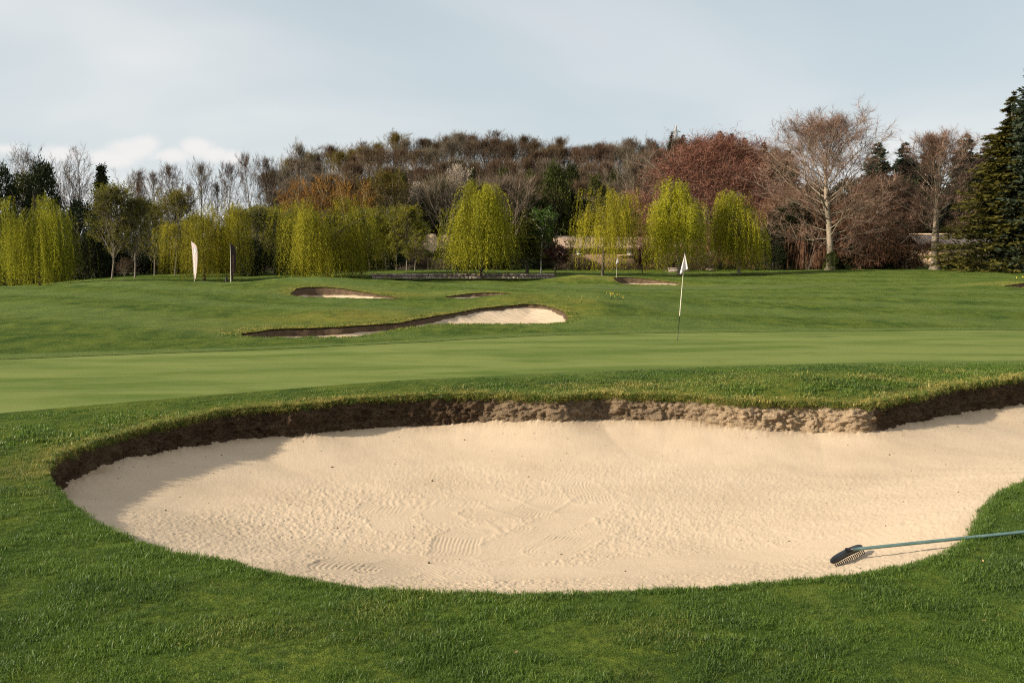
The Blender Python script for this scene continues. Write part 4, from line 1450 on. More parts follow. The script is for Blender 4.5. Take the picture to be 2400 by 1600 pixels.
K_OSIER = bare_kind(81, 9.0, 6.0, T_OSIER, B_YEL, trunk_t=0.05, limbs=34, subs=6, twigs=5, twiglets=3, fork=0.12, ang=(38, 6), trop=0.5, wig=0.06, twig_len=0.8, twig_w=0.022, sub_ang=16, r0=0.12)
K_OLIVE = bare_kind(83, 10.0, 8.5, T_OLIVE, B_GREY, trunk_t=0.12, limbs=32, subs=8, twigs=6, twiglets=5, env=dome, ang=(66, 20), twig_len=0.7, twig_w=0.026, r0=0.2)
K_BLOSSOM = leafy_kind(87, 11.0, 9.0, L_BLOSSOM, B_GREY, 0.6, 2, 0.20, 0.13, trunk_t=0.2, limbs=26, subs=7, twigs=5, twiglets=4, ang=(64, 20), twig_len=0.7, twig_w=0.018, r0=0.2)
K_SMALLBARE = leafy_kind(89, 5.0, 4.2, L_UPRIGHT, B_GREY, 0.8, 1, 0.14, 0.08, trunk_t=0.1, limbs=18, subs=6, twigs=5, twiglets=4, fork=0.15, ang=(50, 10), twig_len=0.5, twig_w=0.012, r0=0.10)
K_SHRUB = evergreen_kind(91, 2.6, 3.2, L_IVY, None, 90, 40, 'dome', 0.20, 0.3)
K_MULTI = bare_kind(93, 3.0, 2.4, T_BROWN, B_GREY, trunk_t=0.05, limbs=14, subs=6, twigs=5, twiglets=3, fork=0.15, ang=(40, 8), twig_len=0.4, twig_w=0.012, r0=0.05)

K_BUSH = bare_kind(95, 4.0, 4.6, T_BROWN, B_GREY, fork=0.12, trunk_t=0.05, limbs=26, subs=7, twigs=6, twiglets=5, ang=(78, 6), trop=0.2, twig_len=0.5, twig_w=0.020, r0=0.08)
WG = 'weeping willows along the edge of the course'
plant('willow_tree', K_W1, 92, 93, 461, 175, 'broad yellow-green weeping willow with dark yews behind, at the left edge of the photo', 'tree', WG)
plant('willow_tree', K_W2, 478, 95, 474, 205, 'wide weeping willow right behind the two feather banners', 'tree', WG)
plant('willow_tree', K_W2, -40, 99, 520, 130, 'willow cut off by the left border of the photo', 'tree', WG)
plant('willow_tree', K_W1, 765, 95, 466, 235, 'broad weeping willow behind the hump with the small bunker', 'tree', WG)
plant('willow_tree', K_W3, 1126, 96, 432, 168, 'weeping willow with a tall narrow top and leaning trunk by the stone wall', 'tree', WG)
plant('willow_tree', K_W4, 1412, 94, 440, 185, 'airy weeping willow behind the farther golf flag', 'tree', WG)
plant('willow_tree', K_W5, 1592, 98, 424, 150, 'yellow weeping willow with a pointed top behind the nearer golf flag', 'tree', WG)
plant('willow_tree', K_W6, 1732, 100, 450, 125, 'small bright yellow willow beside the copper beech', 'tree', WG)
UG = 'upright young trees with new leaves'
plant('upright_tree', K_UP[0], 262, 102, 428, 106, 'tallest upright brownish-green tree, left of its two mates', 'tree', UG)
plant('upright_tree', K_UP[1], 316, 103, 456, 92, 'upright tree with a straight pale trunk between two taller upright trees', 'tree', UG)
plant('upright_tree', K_UP[0], 410, 110, 440, 92, 'upright tree with its tip over the willow behind the left banner', 'tree', UG, 2.0)
plant('upright_tree', K_UP[1], 362, 112, 470, 70, 'slim upright tree squeezed between an upright tree and a willow', 'tree', UG, 1.0)
for px, d, top, w, lab in ((598, 106, 478, 92, 'shaded upright tree right of the dark feather banner'), (640, 109, 486, 76, 'shaded upright tree left of the broad willow on the hump')):
    plant('upright_tree', K_UP[0], px, d, top, w, lab, 'tree', UG)
LG = 'row of lime trees on the lawn behind the stone wall'
for i, (px, d, top, w, lab) in enumerate(((827, 99, 500, 62, 'lime tree with a thin pale trunk, first from the broad willow'), (848, 98.5, 486, 74, 'lime tree with a thick pale trunk at the left end of the stone wall'), (866, 108, 492, 74, 'lime tree half hidden behind the two pale trunks'),
                                     (883, 110, 484, 76, 'lime tree with a dark trunk, third of the dark-trunked row from the right willow'), (904, 110, 500, 76, 'lime tree in the middle of the dark-trunked row'), (929, 108, 486, 80, 'lime tree in the dark-trunked row with a forked low crown'),
                                     (953, 107, 478, 84, 'tall lime tree next to the last of the row'), (972, 106, 512, 62, 'lime tree at the open end of the row, before the tan wall'))):
    plant('lime_tree', K_LIME[i % 2], px, d, top, w, lab, 'tree', LG)
plant('round_tree', K_IVY[0], 690, 104, 560, 95, 'low dark round tree at the foot of the broad willow')
plant('young_tree', K_SMALLBARE, 1072, 99, 548, 84, 'half bare multi-stemmed tree left of the willow with a leaning trunk')
plant('cedar_tree', K_CEDAR, 1235, 100, 488, 66, 'young cedar with layered yellowish boughs and pale trunk')
plant('broadleaf_tree', K_FRESH, 1268, 101, 486, 70, 'fresh green tree with a white trunk beside the cedar')
plant('plum_tree', K_PLUM, 1302, 101, 560, 78, 'purple-leaved plum with forked stems beside the white-trunked tree', 'tree', 'purple plum trees')
plant('plum_tree', K_PLUM, 1506, 104, 562, 58, 'purple-leaved plum in front of the stone house', 'tree', 'purple plum trees')
plant('bush', K_MULTI, 291, 104, 600, 44, 'low vase-shaped bare bush between two upright trunks')
plant('copper_beech', K_COPPER[0], 1668, 134, 310, 372, 'huge domed beech full of copper-red twigs', 'tree')
plant('beech_tree', K_BEECH, 1945, 108, 254, 322, 'tall bare beech with a pale trunk and wide open branches', 'tree')
plant('beech_tree', K_BEECH2, 2190, 109, 304, 215, 'bare beech with a pale trunk before the slate-roofed lodge', 'tree')
plant('spruce_tree', K_SPRUCE, 2358, 102, 216, 214, 'tall dark spruce with drooping yellow-tipped boughs', 'tree')
plant('fir_tree', K_TALLFIR, 2434, 99, 130, 156, 'columnar fir cut off by the right border of the photo', 'tree')
plant('weeping_shrub', K_WEEP, 1893, 112, 530, 112, 'mound of rusty hanging twigs left of the tall bare beech', 'shrub')
plant('weeping_beech', K_WEEPBIG, 2055, 116, 408, 230, 'broad tangle of drooping rusty twigs between the two pale-trunked beeches', 'tree')
plant('weeping_beech', K_WEEPBIG, 1850, 124, 440, 180, 'drooping red-brown tree right of the copper beech', 'tree', None, 2.2)
HG = 'dark evergreen shrubs under the beeches'
for px, d, top, w, lab in ((1812, 113, 525, 90, 'dark evergreen shrub right of the small bright willow'), (1848, 117, 470, 110, 'tall dark yew left of the tall bare beech'), (2000, 115, 565, 90, 'dark laurel bush right of the pale beech trunk'), (2060, 116, 560, 110, 'dark laurel bush midway between the two pale trunks'),
                           (2120, 115, 575, 80, 'dark shrub left of the pale trunk by the lodge'), (2222, 113, 592, 70, 'low dark hedge bush below the lodge'), (1935, 118, 550, 90, 'dark shrub behind the pale trunk of the tall beech'), (2265, 114, 596, 60, 'low dark bush between lodge and spruce')):
    plant('evergreen_shrub', K_YEW[int(px) % 2], px, d, top, w, lab, 'shrub', HG)
plant('flowering_shrub', K_SHRUB, 1947, 107.2, 588, 34, 'small camellia bush with pink flowers against the pale beech trunk', 'shrub')
# dark evergreens behind the willows at the left
YG = 'dark evergreens behind the willows'
for px, d, top, w, k, lab in ((10, 118, 384, 85, K_YEW[0], 'black-green yew at the left border with a rounded top'), (108, 120, 378, 96, K_YEW[1], 'tall black-green yew below the spreading bare tree'), (60, 124, 400, 90, K_IVY[1], 'ivy-dark evergreen between two black yews'),
                              (245, 122, 388, 56, K_CYP, 'narrow dark cypress behind the tallest upright tree'), (190, 117, 470, 110, K_YEW[0], 'dark yew right of the broad willow'), (30, 112, 500, 100, K_YEW[1], 'low dark yew behind the willow at the left border'),
                              (215, 112, 540, 80, K_YEW[1], 'dark holly with trunk showing above the lawn'), (300, 118, 500, 110, K_YEW[0], 'dark evergreen behind the upright trees'), (390, 118, 520, 110, K_YEW[1], 'dark evergreen behind the slim upright tree'),
                              (470, 118, 505, 120, K_YEW[0], 'dark evergreen behind the willow with banners'), (560, 114, 490, 100, K_YEW[1], 'dark evergreen behind the dark feather banner'), (618, 110, 520, 84, K_YEW[0], 'dark evergreen bulk left of the broad willow'),
                              (590, 104, 560, 70, K_YEW[1], 'low black-green bush right of the dark banner'), (700, 118, 500, 110, K_YEW[0], 'dark evergreen behind the broad willow, on its left'), (800, 122, 500, 120, K_YEW[1], 'dark evergreen behind the broad willow, on its right'), (900, 124, 520, 120, K_YEW[0], 'dark evergreen behind the lime row'),
                              (-60, 118, 420, 130, K_YEW[1], 'dark yew beyond the left border')):
    plant('yew_tree' if k is not K_CYP else 'cypress_tree', k, px, d, top, w, lab, 'tree', YG)
# trees rising above the dark evergreens
plant('bare_tree', bare_kind(101, 17.0, 12.5, T_BROWN, B_DARK, fork=0.42, trunk_t=0.3, limbs=24, subs=8, twigs=7, twiglets=4, ang=(66, 6), trop=0.5, twig_len=0.8, twig_w=0.018, r0=0.38), 166, 128, 340, 140, 'spreading bare oak standing above the yews at the left')
plant('bare_tree', bare_kind(103, 17.0, 8.0, T_GREY, B_GREY, trunk_t=0.4, limbs=20, subs=6, twigs=5, twiglets=3, ang=(50, 10), trop=0.5, wig=0.15, twig_len=0.8, twig_w=0.018, r0=0.3), 52, 128, 334, 95, 'thin windswept bare tree above the yew at the left border')

# ------------------------------------------------------------------ woodland on the hill
K_WOOD = [bare_kind(200 + s, 14.0, 9.0, tw, bk, trunk_t=0.24, limbs=20, subs=7, twigs=6, twiglets=4, env=e, ang=a, trop=1.1, twig_len=1.45, twig_w=0.017, r0=0.22, tw_dev=0.36, tw_up=0.45)
          for s, (tw, bk, e, a) in enumerate(((T_BROWN, B_BEECH, wide, (40, 6)), (T_BROWN, B_BEECH, wide, (32, 6)), (T_GREY, B_BEECH, wide, (36, 6)), (T_BROWN, B_GREY, wide, (44, 8)), (T_GREY, B_BEECH, wide, (30, 5)), (T_OLIVE, B_GREY, wide, (40, 8))))]
K_LACY = [bare_kind(220 + s, 15.0, 8.0, tw, B_GREY, trunk_t=0.32, limbs=18, subs=6, twigs=5, twiglets=4, env=wide, ang=(46, 10), trop=0.6, twig_len=0.9, twig_w=0.022, r0=0.26) for s, tw in enumerate((T_BROWN, T_GREY))]
rw = random.Random(5)
sky_px = [-200, 0, 300, 560, 610, 640, 700, 745, 790, 850, 925, 980, 1020, 1090, 1150, 1200, 1260, 1330, 1400, 1450, 1500, 1540, 1620, 1720, 1830, 1900, 2000, 2100, 2200, 2300, 2500]
sky_py = [400, 400, 420, 400, 385, 365, 345, 352, 342, 330, 318, 328, 318, 312, 308, 314, 320, 326, 330, 326, 322, 326, 330, 330, 345, 350, 345, 345, 345, 345, 345]
MARKS = ((640, 'at its open end'), (740, 'above the banners and orange willows'), (870, 'above the broad willow'), (990, 'above the lime row'), (1090, 'above the tan wall'), (1200, 'above the tall-topped willow'), (1310, 'above the fresh green tree'), (1430, 'above the airy willow'), (1560, 'next to the copper beech'), (9999, 'behind the copper beech'))


def wood_label(k, lev, p):
    tone = 'pale grey' if k in (K_WOOD[2], K_WOOD[4]) else 'olive-brown' if k is K_WOOD[5] else 'broad brown' if k in (K_WOOD[0], K_WOOD[3]) else 'slim brown'
    where = 'ridge' if lev >= 1 else 'upper slope' if lev > 0.65 else 'middle slope' if lev > 0.3 else 'foot'
    return tone + ' bare tree, ' + where + ' of the wood, ' + next(t for x, t in MARKS if p < x)


ROWS = ((148, 0.20, 44), (168, 0.43, 42), (192, 0.66, 40), (222, 0.86, 37), (256, 1.0, 33))
for d, lev, gap in ROWS:
    px = 628 + rw.uniform(0, 30)
    while px < 1860:
        p = px + rw.uniform(-9, 9)
        dd = d + rw.uniform(-5, 5)
        tp = np.interp(p, sky_px, sky_py)
        base_y = 520
        top = base_y + (tp - base_y) * lev ** 0.8 + rw.uniform(-16, 12) * (1.0 if lev < 1 else 0.85) + (2 if lev == 1 else 0)
        if p < 720:
            top += (720 - p) * 0.35
        if not (1560 < p < 1780 and lev < 0.8):
            k = K_WOOD[rw.choice((0, 0, 1, 1, 2, 3, 3, 4, 5)) if not (1430 < p < 1530) else 2]
            x_ = at_d(p, 640, dd)[0]
            z_ = gz(x_, dd)
            hh_ = at_d(p, top, dd)[2] - z_
            if hh_ < 8:
                top -= (8 - hh_) / dd * FPX
            if hh_ > 17:
                z_ = None
            plant('woodland_tree', k, p, dd, top, gap * rw.uniform(1.5, 2.1), wood_label(k, lev, p), 'tree', 'bare trees of the wood on the hill')
        px += gap * rw.uniform(0.85, 1.15)
for px, top, w in ((925, 303, 62), (1090, 309, 56), (1160, 304, 60), (1255, 318, 54), (1475, 318, 56), (1530, 320, 40), (1010, 320, 52), (850, 326, 50)):
    plant('woodland_tree', K_LACY[px % 2], px, 262, top, w, 'lacy bare tree standing out on the skyline of the wooded hill', 'tree', 'lacy trees on the skyline of the hill')
for px, top, w, lab in ((312, 392, 62, 'bare tree on the open skyline, next to the dark cypress'), (372, 394, 54, 'bare tree on the open skyline, second from the dark cypress'), (416, 377, 62, 'tall bushy bare tree on the open skyline, third from the cypress'), (474, 371, 66, 'fan-shaped bare tree alone on the open skyline under the small cloud'),
                        (540, 376, 60, 'bare tree on the open skyline right of the fan-shaped one'), (592, 354, 56, 'slender pale bare tree where the wood begins'), (640, 360, 60, 'bare tree at the foot of the wooded hill, right of the slender pale one'), (702, 326, 80, 'tall dark bare tree rising above the wood edge, left of the hilltop'), (345, 420, 46, 'small bare tree low on the open skyline'), (450, 425, 40, 'small bare tree left of the fan-shaped one'), (510, 420, 44, 'small bare tree low between fan-shaped one and wood')):
    plant('bare_tree', K_LACY[(px // 2) % 2], px, 168 + (px % 7), top, w, lab, 'tree', 'bare trees on the open skyline')
# special trees before the wood
for px, d, top, w, lab in ((705, 132, 422, 110, 'orange-twigged willow fan, first from the pale skyline trees'), (775, 136, 408, 116, 'tall orange-twigged willow fan above the broad willow'), (842, 134, 416, 104, 'orange-twigged willow fan beside the olive round tree')):
    plant('osier_tree', K_OSIER, px, d, top, w, lab, 'tree', 'orange-twigged willows')
plant('round_tree', K_OLIVE, 908, 138, 396, 108, 'round olive-brown tree below the hilltop wood')
plant('blossom_tree', K_BLOSSOM, 1078, 142, 384, 76, 'tree with creamy blossom high on the wood edge', 'tree')
plant('blossom_tree', K_BLOSSOM, 985, 141, 426, 70, 'tree with pinkish white blossom low on the wood edge', 'tree')
plant('bare_tree', K_WOOD[2], 1050, 139, 402, 130, 'wide grey bare tree above the tan wall')
plant('bare_tree', K_WOOD[2], 1200, 138, 400, 130, 'grey bare tree behind the tall-topped willow')
plant('bare_tree', K_WOOD[2], 1492, 142, 350, 96, 'pale lichen-grey tree left of the copper beech')
plant('ivy_tree', K_IVY[0], 1300, 140, 382, 84, 'ivy-green tree in the wood above the fresh green tree')
plant('ivy_tree', K_IVY[1], 1105, 145, 394, 36, 'small green ivy tree right of the creamy blossom')
IG = 'dark ivy-clad trees at the foot of the wood'
for i, (px, top, w) in enumerate(((985, 452, 76), (1022, 466, 70), (1062, 452, 84), (1095, 470, 60), (1225, 440, 90), (1255, 468, 70), (1330, 440, 80), (1365, 465, 80), (1420, 455, 84), (1470, 470, 80), (1515, 470, 80), (1190, 470, 80), (1145, 480, 80), (1290, 480, 70), (950, 470, 76), (1040, 500, 80), (1280, 520, 90), (1350, 520, 90), (1450, 520, 90), (1010, 515, 60))):
    plant('ivy_tree', (K_IVY + K_YEW)[i % 4], px, 141 + (i * 7) % 5, top, w, ('ivy-dark', 'black-green')[(i % 4) // 2] + ' evergreen at the foot of the wood, ' + next(t for x, t in ((1000, 'behind the lime row'), (1075, 'behind the tan wall and the pole'), (1215, 'behind the tall-topped willow'), (1310, 'behind the cedar and fresh green tree'), (1400, 'above the house, left part'), (9999, 'above the house, beside the copper beech')) if px < x), 'tree', IG)
# conifers on the right skyline and ridge
for px, d, top, w, lab in ((2050, 165, 336, 92, 'blunt conifer on the skyline right of the tall bare beech'), (2112, 168, 336, 84, 'pointed conifer on the skyline left of the bare beech by the lodge'),
                           (2254, 160, 316, 92, 'conifer on the skyline left of the tall spruce'), (2300, 162, 336, 80, 'smaller conifer touching the tall spruce'), (1840, 166, 352, 80, 'dark conifer right of the top of the copper beech'), (2165, 172, 352, 90, 'low dark conifer on the skyline between two taller ones')):
    plant('conifer_tree', K_FIR, px, d, top, w, lab, 'tree', 'conifers on the skyline at the right')
for px, top, w, lab in ((1571, 311, 30, 'narrow ridge conifer left of the pylon'), (1597, 317, 40, 'pointed ridge conifer right of the pylon'), (1682, 308, 50, 'ridge conifer behind the top of the copper beech'), (1708, 314, 40, 'small ridge conifer behind the copper beech crown'), (1740, 324, 46, 'dark ridge conifer on the shoulder of the copper beech'), (1785, 334, 46, 'dark ridge conifer at the end of the copper beech')):
    plant('conifer_tree', K_FIR, px, 255, top, w, lab, 'tree', 'conifers on the ridge')
for i, (px, top, w) in enumerate(((1990, 420, 150), (2110, 420, 150), (2260, 430, 140), (2340, 420, 150), (2440, 400, 150), (1900, 430, 140))):
    plant('dark_tree', K_YEW[i % 2], px, 140 + i, top, w, 'dark evergreen mass ' + ('behind the tall bare beech', 'behind the beech by the lodge', 'behind the lodge roof', 'behind the tall spruce', 'behind the columnar fir', 'between copper beech and tall bare beech')[i], 'tree', 'dark evergreens behind the beeches')

for px, d_, top, w, lab in ((1006, 128, 600, 48, 'brown twiggy bush below the steep sweep of the tan wall'), (1052, 129, 598, 48, 'brown twiggy bush behind the trellis fence'), (1095, 130, 570, 70, 'brown twiggy bush behind the leaning willow trunk'), (960, 130, 575, 70, 'brown twiggy bush behind the end of the lime row'), (1330, 126, 602, 50, 'red-brown bush against the house, left of the airy willow'), (1450, 127, 608, 50, 'red-brown bush below the house window'), (1560, 122, 590, 80, 'brown bush behind the pointed willow'), (1640, 122, 585, 90, 'brown bush between pointed and small bright willow')):
    plant('brown_bush', K_BUSH, px, d_, top, w, lab, 'shrub', 'brown bushes before the walls')

rv = random.Random(8)
for px, d_, top, w in ((1245, 168, 400, 60), (1180, 178, 392, 55), (1395, 165, 408, 60), (1340, 186, 380, 48), (1010, 172, 408, 56), (940, 182, 400, 50), (1440, 178, 398, 48), (1085, 190, 378, 44), (870, 176, 414, 50)):
    plant('ivy_tree', K_IVY[rv.randrange(2)], px, d_, top, w, 'dull green ivy-covered tree among the bare brown trees, ' + next(t for x, t in MARKS if px < x), 'tree', 'ivy-covered trees in the wood')

for i, (px, d_, top, w, lab) in enumerate(((990, 133, 584, 64, 'dark shrub hiding the foot of the tan wall, beside the lime row'), (1036, 134, 582, 60, 'dark shrub hiding the foot of the steep sweep of the tan wall'), (1085, 134, 574, 80, 'dark shrub behind the half bare tree and leaning willow trunk'), (1150, 133, 560, 90, 'dark shrub behind the tall-topped willow, right side'), (1215, 132, 556, 80, 'dark shrub behind the young cedar'), (1275, 132, 556, 60, 'dark shrub behind the fresh green tree'))):
    plant('evergreen_shrub', K_YEW[i % 2], px, d_, top, w, lab, 'shrub', 'dark shrubs on the lawn edge below the wood')
for i, (px, top, w) in enumerate(((960, 484, 90), (1010, 478, 84), (1060, 492, 84), (1110, 486, 90), (1170, 484, 90), (1215, 488, 80), (1265, 478, 90), (1320, 486, 90), (1375, 480, 84), (1430, 486, 90), (1480, 480, 84), (1525, 488, 84), (730, 470, 100), (790, 474, 100), (860, 470, 100), (910, 478, 90), (660, 480, 90))):
    plant('ivy_tree', (K_YEW + K_IVY)[(i * 3) % 4], px, 146 + i % 4, top, w, 'shadowy evergreen in the lower wood, ' + ('between the banners and the lime row', 'behind the tan wall and tall-topped willow', 'above the house roof')[0 if px < 950 else 1 if px < 1290 else 2], 'tree', 'shadowy evergreens of the lower wood')
# ------------------------------------------------------------------ stream, low stone wall
gm = NT('stream_water')
nzw = gm.noise(gm.pos((1.0, 0.4, 1.0)), 3.0, 3.0)
M_WATER = gm.done(gm.n('ShaderNodeBsdfPrincipled', {'Base Color': (0.012, 0.014, 0.010, 1), 'Roughness': 0.08, 'Normal': gm.bump(nzw, 0.15, 0.02)}).outputs[0])
M_STONE = simple_mat('wall_stone', (0.29, 0.235, 0.20), 0.9, 0.15, 0, 0.45, 3.0, 0.6)
M_STONE_B = simple_mat('wall_stone_dark', (0.19, 0.15, 0.125), 0.9, 0.15, 0, 0.4, 3.0, 0.6)
M_JOINT = simple_mat('wall_core', (0.05, 0.042, 0.035), 0.95)


def ribbon(name, pix, half, mat, lift=0.03):
    pts = np.array([at_d(px, 640, d)[:2] for px, d in pix])
    n = 60
    s = np.linspace(0, 1, len(pts))
    u = np.linspace(0, 1, n)
    x, y = np.interp(u, s, pts[:, 0]), np.interp(u, s, pts[:, 1])
    t = _norm(np.gradient(np.stack([x, y], axis=1), axis=0))
    nx, ny = -t[:, 1], t[:, 0]
    zl = np.maximum(ground_z(x + nx * half, y + ny * half), ground_z(x - nx * half, y - ny * half)) + lift
    v = np.concatenate([np.stack([x + nx * half, y + ny * half, zl], 1), np.stack([x - nx * half, y - ny * half, zl], 1)])
    i = np.arange(n - 1)
    f = np.stack([i, i + 1, i + 1 + n, i + n], axis=1)
    return tag(obj(name, mesh_data(name, v, [f[:, ::-1]], mat)), kind='structure')


ribbon('stream', [(560, 95.6), (720, 95.4), (880, 95.3), (1290, 95.3)], 0.42, M_WATER, 0.02)
ribbon('stream', [(1535, 98.5), (1640, 97.5), (1760, 97), (1850, 98)], 0.5, M_WATER, 0.03)

rs = random.Random(3)
wall = empty('stone_wall', (*at_d(1085, 640, 96.4)[:2], gz(*at_d(1085, 640, 96.4)[:2])), 0, 'low retaining wall of rough grey stones along the stream', 'wall')
x0w, x1w = at_d(872, 640, 96.4)[0], at_d(1296, 640, 96.4)[0]
zb_w = float(np.min(ground_z(np.linspace(x0w, x1w, 20), np.full(20, 95.8)))) - 0.05
WH = 0.62
b = MB()
b.box(((x0w + x1w) / 2 - wall.location.x, 0.18, zb_w + WH / 2 - wall.location.z - 0.03), (x1w - x0w, 0.30, WH - 0.06))
b.build('core', M_JOINT, wall)
stone_meshes = []
for k in range(5):
    v, f = box_arrays((0, 0, 0), (1, 1, 1))
    rk = np.random.default_rng(k)
    v = v + rk.uniform(-0.07, 0.07, v.shape)
    m_ = mesh_data('stone', v, [f], (M_STONE, M_STONE_B)[k % 2])
    stone_meshes.append(m_)
for course in range(2):
    x = x0w + (0.0 if course == 0 else -0.2)
    while x < x1w:
        w_ = rs.uniform(0.28, 0.62)
        o = obj('stone', stone_meshes[rs.randrange(5)], wall)
        o.location = (x + w_ / 2 - wall.location.x, 0.0 + rs.uniform(-0.03, 0.03), zb_w + (0.17 if course == 0 else 0.46) - wall.location.z)
        o.scale = (w_ * 0.94, 0.26, (0.30 if course == 0 else 0.26) * rs.uniform(0.9, 1.05))
        x += w_

# ------------------------------------------------------------------ buildings
M_TAN = NT('tan_stone')
P_ = M_TAN.ocoord()
br = M_TAN.n('ShaderNodeTexBrick', {'Vector': M_TAN.n('ShaderNodeMapping', {'Vector': P_, 'Rotation': (math.pi / 2, 0, 0)}).outputs[0], 'Color1': (0.52, 0.37, 0.23, 1), 'Color2': (0.62, 0.45, 0.29, 1), 'Mortar': (0.38, 0.28, 0.18, 1), 'Scale': 1.6, 'Mortar Size': 0.02})
cc = M_TAN.mix(M_TAN.ramp(M_TAN.noise(P_, 1.3, 4), 0.35, 0.65), br.outputs['Color'], (0.64, 0.47, 0.31), 'MIX')
M_TAN = M_TAN.done(M_TAN.pbsdf(cc, 0.9, None, 0.1))
M_RED = NT('red_brick')
P_ = M_RED.ocoord()
br = M_RED.n('ShaderNodeTexBrick', {'Vector': M_RED.n('ShaderNodeMapping', {'Vector': P_, 'Rotation': (math.pi / 2, 0, 0)}).outputs[0], 'Color1': (0.20, 0.105, 0.07, 1), 'Color2': (0.29, 0.165, 0.115, 1), 'Mortar': (0.28, 0.22, 0.17, 1), 'Scale': 3.2, 'Mortar Size': 0.03})
cc = M_RED.mix(M_RED.math('MULTIPLY', M_RED.ramp(M_RED.noise(P_, 0.9, 4), 0.4, 0.65), 0.6), br.outputs['Color'], (0.12, 0.07, 0.055))
M_RED = M_RED.done(M_RED.pbsdf(cc, 0.9, None, 0.1))
M_STONETILE = NT('stone_tile')
P_ = M_STONETILE.ocoord()
br = M_STONETILE.n('ShaderNodeTexBrick', {'Vector': M_STONETILE.n('ShaderNodeMapping', {'Vector': P_, 'Rotation': (math.pi / 2, 0, 0)}).outputs[0], 'Color1': (0.42, 0.30, 0.20, 1), 'Color2': (0.56, 0.42, 0.29, 1), 'Mortar': (0.16, 0.11, 0.08, 1), 'Scale': 2.2, 'Mortar Size': 0.03})
cc = M_STONETILE.mix(M_STONETILE.math('MULTIPLY', M_STONETILE.ramp(M_STONETILE.noise(P_, 1.1, 4), 0.4, 0.7), 0.6), br.outputs['Color'], (0.36, 0.26, 0.18))
M_STONETILE = M_STONETILE.done(M_STONETILE.pbsdf(cc, 0.9, None, 0.1))
M_SLATE = simple_mat('slate', (0.115, 0.095, 0.085), 0.7, 0.3, 0, 0.5, 2.5)
M_WHITE = simple_mat('white_paint', (0.78, 0.77, 0.74), 0.5)
M_GLASS = NT('window_glass')
M_GLASS = M_GLASS.done(M_GLASS.pbsdf((0.03, 0.035, 0.04), 0.06, None, 0.6))
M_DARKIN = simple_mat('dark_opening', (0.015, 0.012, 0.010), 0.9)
M_OAK = simple_mat('oak_timber', (0.40, 0.29, 0.18), 0.8, 0.2)
M_WOODPOST = simple_mat('dark_post', (0.022, 0.018, 0.015), 0.8)


def prism(name, poly, y0, y1, mat, parent):
    """extrude an (x, z) polygon from y0 to y1"""
    n = len(poly)
    v = [(x, y0, z) for x, z in poly] + [(x, y1, z) for x, z in poly]
    bmf = [list(range(n)), list(range(2 * n - 1, n - 1, -1))] + [[i, i + n, (i + 1) % n + n, (i + 1) % n] for i in range(n)]
    me_ = bpy.data.meshes.new(name)
    me_.from_pydata(v, [], bmf)
    me_.materials.append(mat)
    me_.update()
    return obj(name, me_, parent)


# tan wall with a swept-down end
dW = 136.0
wx = lambda px: at_d(px, 640, dW)[0]
wz = lambda py: at_d(1000, py, dW)[2]
zW = gz(wx(1030), dW)
tw_ = empty('garden_wall', (wx(1020), dW, zW), 0, 'tan stone garden wall ending in a steep curved sweep, behind the lime row', 'wall')
ox_, oz_ = tw_.location.x, tw_.location.z
poly = [(wx(900) - ox_, -0.2), (wx(1046) - ox_, -0.2), (wx(1046) - ox_, wz(578) - oz_)]
for u in np.linspace(0, 1, 7):
    poly.append((wx(1043 - 23 * u) - ox_, wz(578 - (578 - 548) * u ** 1.5) - oz_))
poly += [(wx(1004) - ox_, wz(548) - oz_), (wx(1000) - ox_, wz(551) - oz_), (wx(900) - ox_, wz(552) - oz_)]
prism('wall', poly[:3] + poly[3:], 0, 0.6, M_TAN, tw_)
lo2 = empty('garden_wall', (wx(1110), dW + 1.2, zW), 0, 'lower tan wall with rounded coping right of the steep sweep', 'wall')
b = MB()
b.box((0, 0.25, (wz(557) - zW) / 2), (wx(1190) - wx(1030), 0.5, wz(557) - zW))
b.build('wall', M_TAN, lo2)
b = MB()
L_ = wx(1190) - wx(1030)
pts = [(-L_ / 2 + L_ * i / 16, 0.25, wz(556) - zW) for i in range(17)]
b.tube(pts, 0.34, 8)
b.build('coping', M_TAN, lo2)

# long low house with stone-tiled roof
dH = 134.0
wx = lambda px: at_d(px, 640, dH)[0]
wz = lambda py: at_d(1420, py, dH)[2]
zH = gz(wx(1420), dH)
hs = empty('stone_house', (wx(1430), dH, zH), 0, 'long low red-brown house with a pale stone-tiled roof behind the airy willow', 'house')
x0h, x1h = wx(1302) - hs.location.x, wx(1660) - hs.location.x
eave, ridge = wz(578) - zH, wz(554) - zH
b = MB()
b.box(((x0h + x1h) / 2, 3.5, eave / 2), (x1h - x0h, 7.0, eave))
b.build('wall', M_RED, hs)
v = [(x0h - .2, -0.45, eave - 0.1), (x1h + .2, -0.45, eave - 0.1), (x1h + .2, 3.5, ridge + 1.2), (x0h - .2, 3.5, ridge + 1.2), (x0h - .2, 7.45, eave - 0.1), (x1h + .2, 7.45, eave - 0.1),
     (x0h - .2, -0.45, eave - 0.3), (x1h + .2, -0.45, eave - 0.3), (x1h + .2, 3.5, ridge + 1.0), (x0h - .2, 3.5, ridge + 1.0), (x0h - .2, 7.45, eave - 0.3), (x1h + .2, 7.45, eave - 0.3)]
f = [(0, 1, 2, 3), (3, 2, 5, 4), (7, 6, 9, 8), (8, 9, 10, 11), (0, 6, 7, 1), (4, 5, 11, 10), (0, 3, 9, 6), (3, 4, 10, 9), (2, 1, 7, 8), (5, 2, 8, 11)]
me_ = bpy.data.meshes.new('roof')
me_.from_pydata([(a, b_, c_ - (1.2 if b_ == 3.5 else 0) + 0.0) for a, b_, c_ in v], [], f)
me_.materials.append(M_STONETILE)
roof = obj('roof', me_, hs)
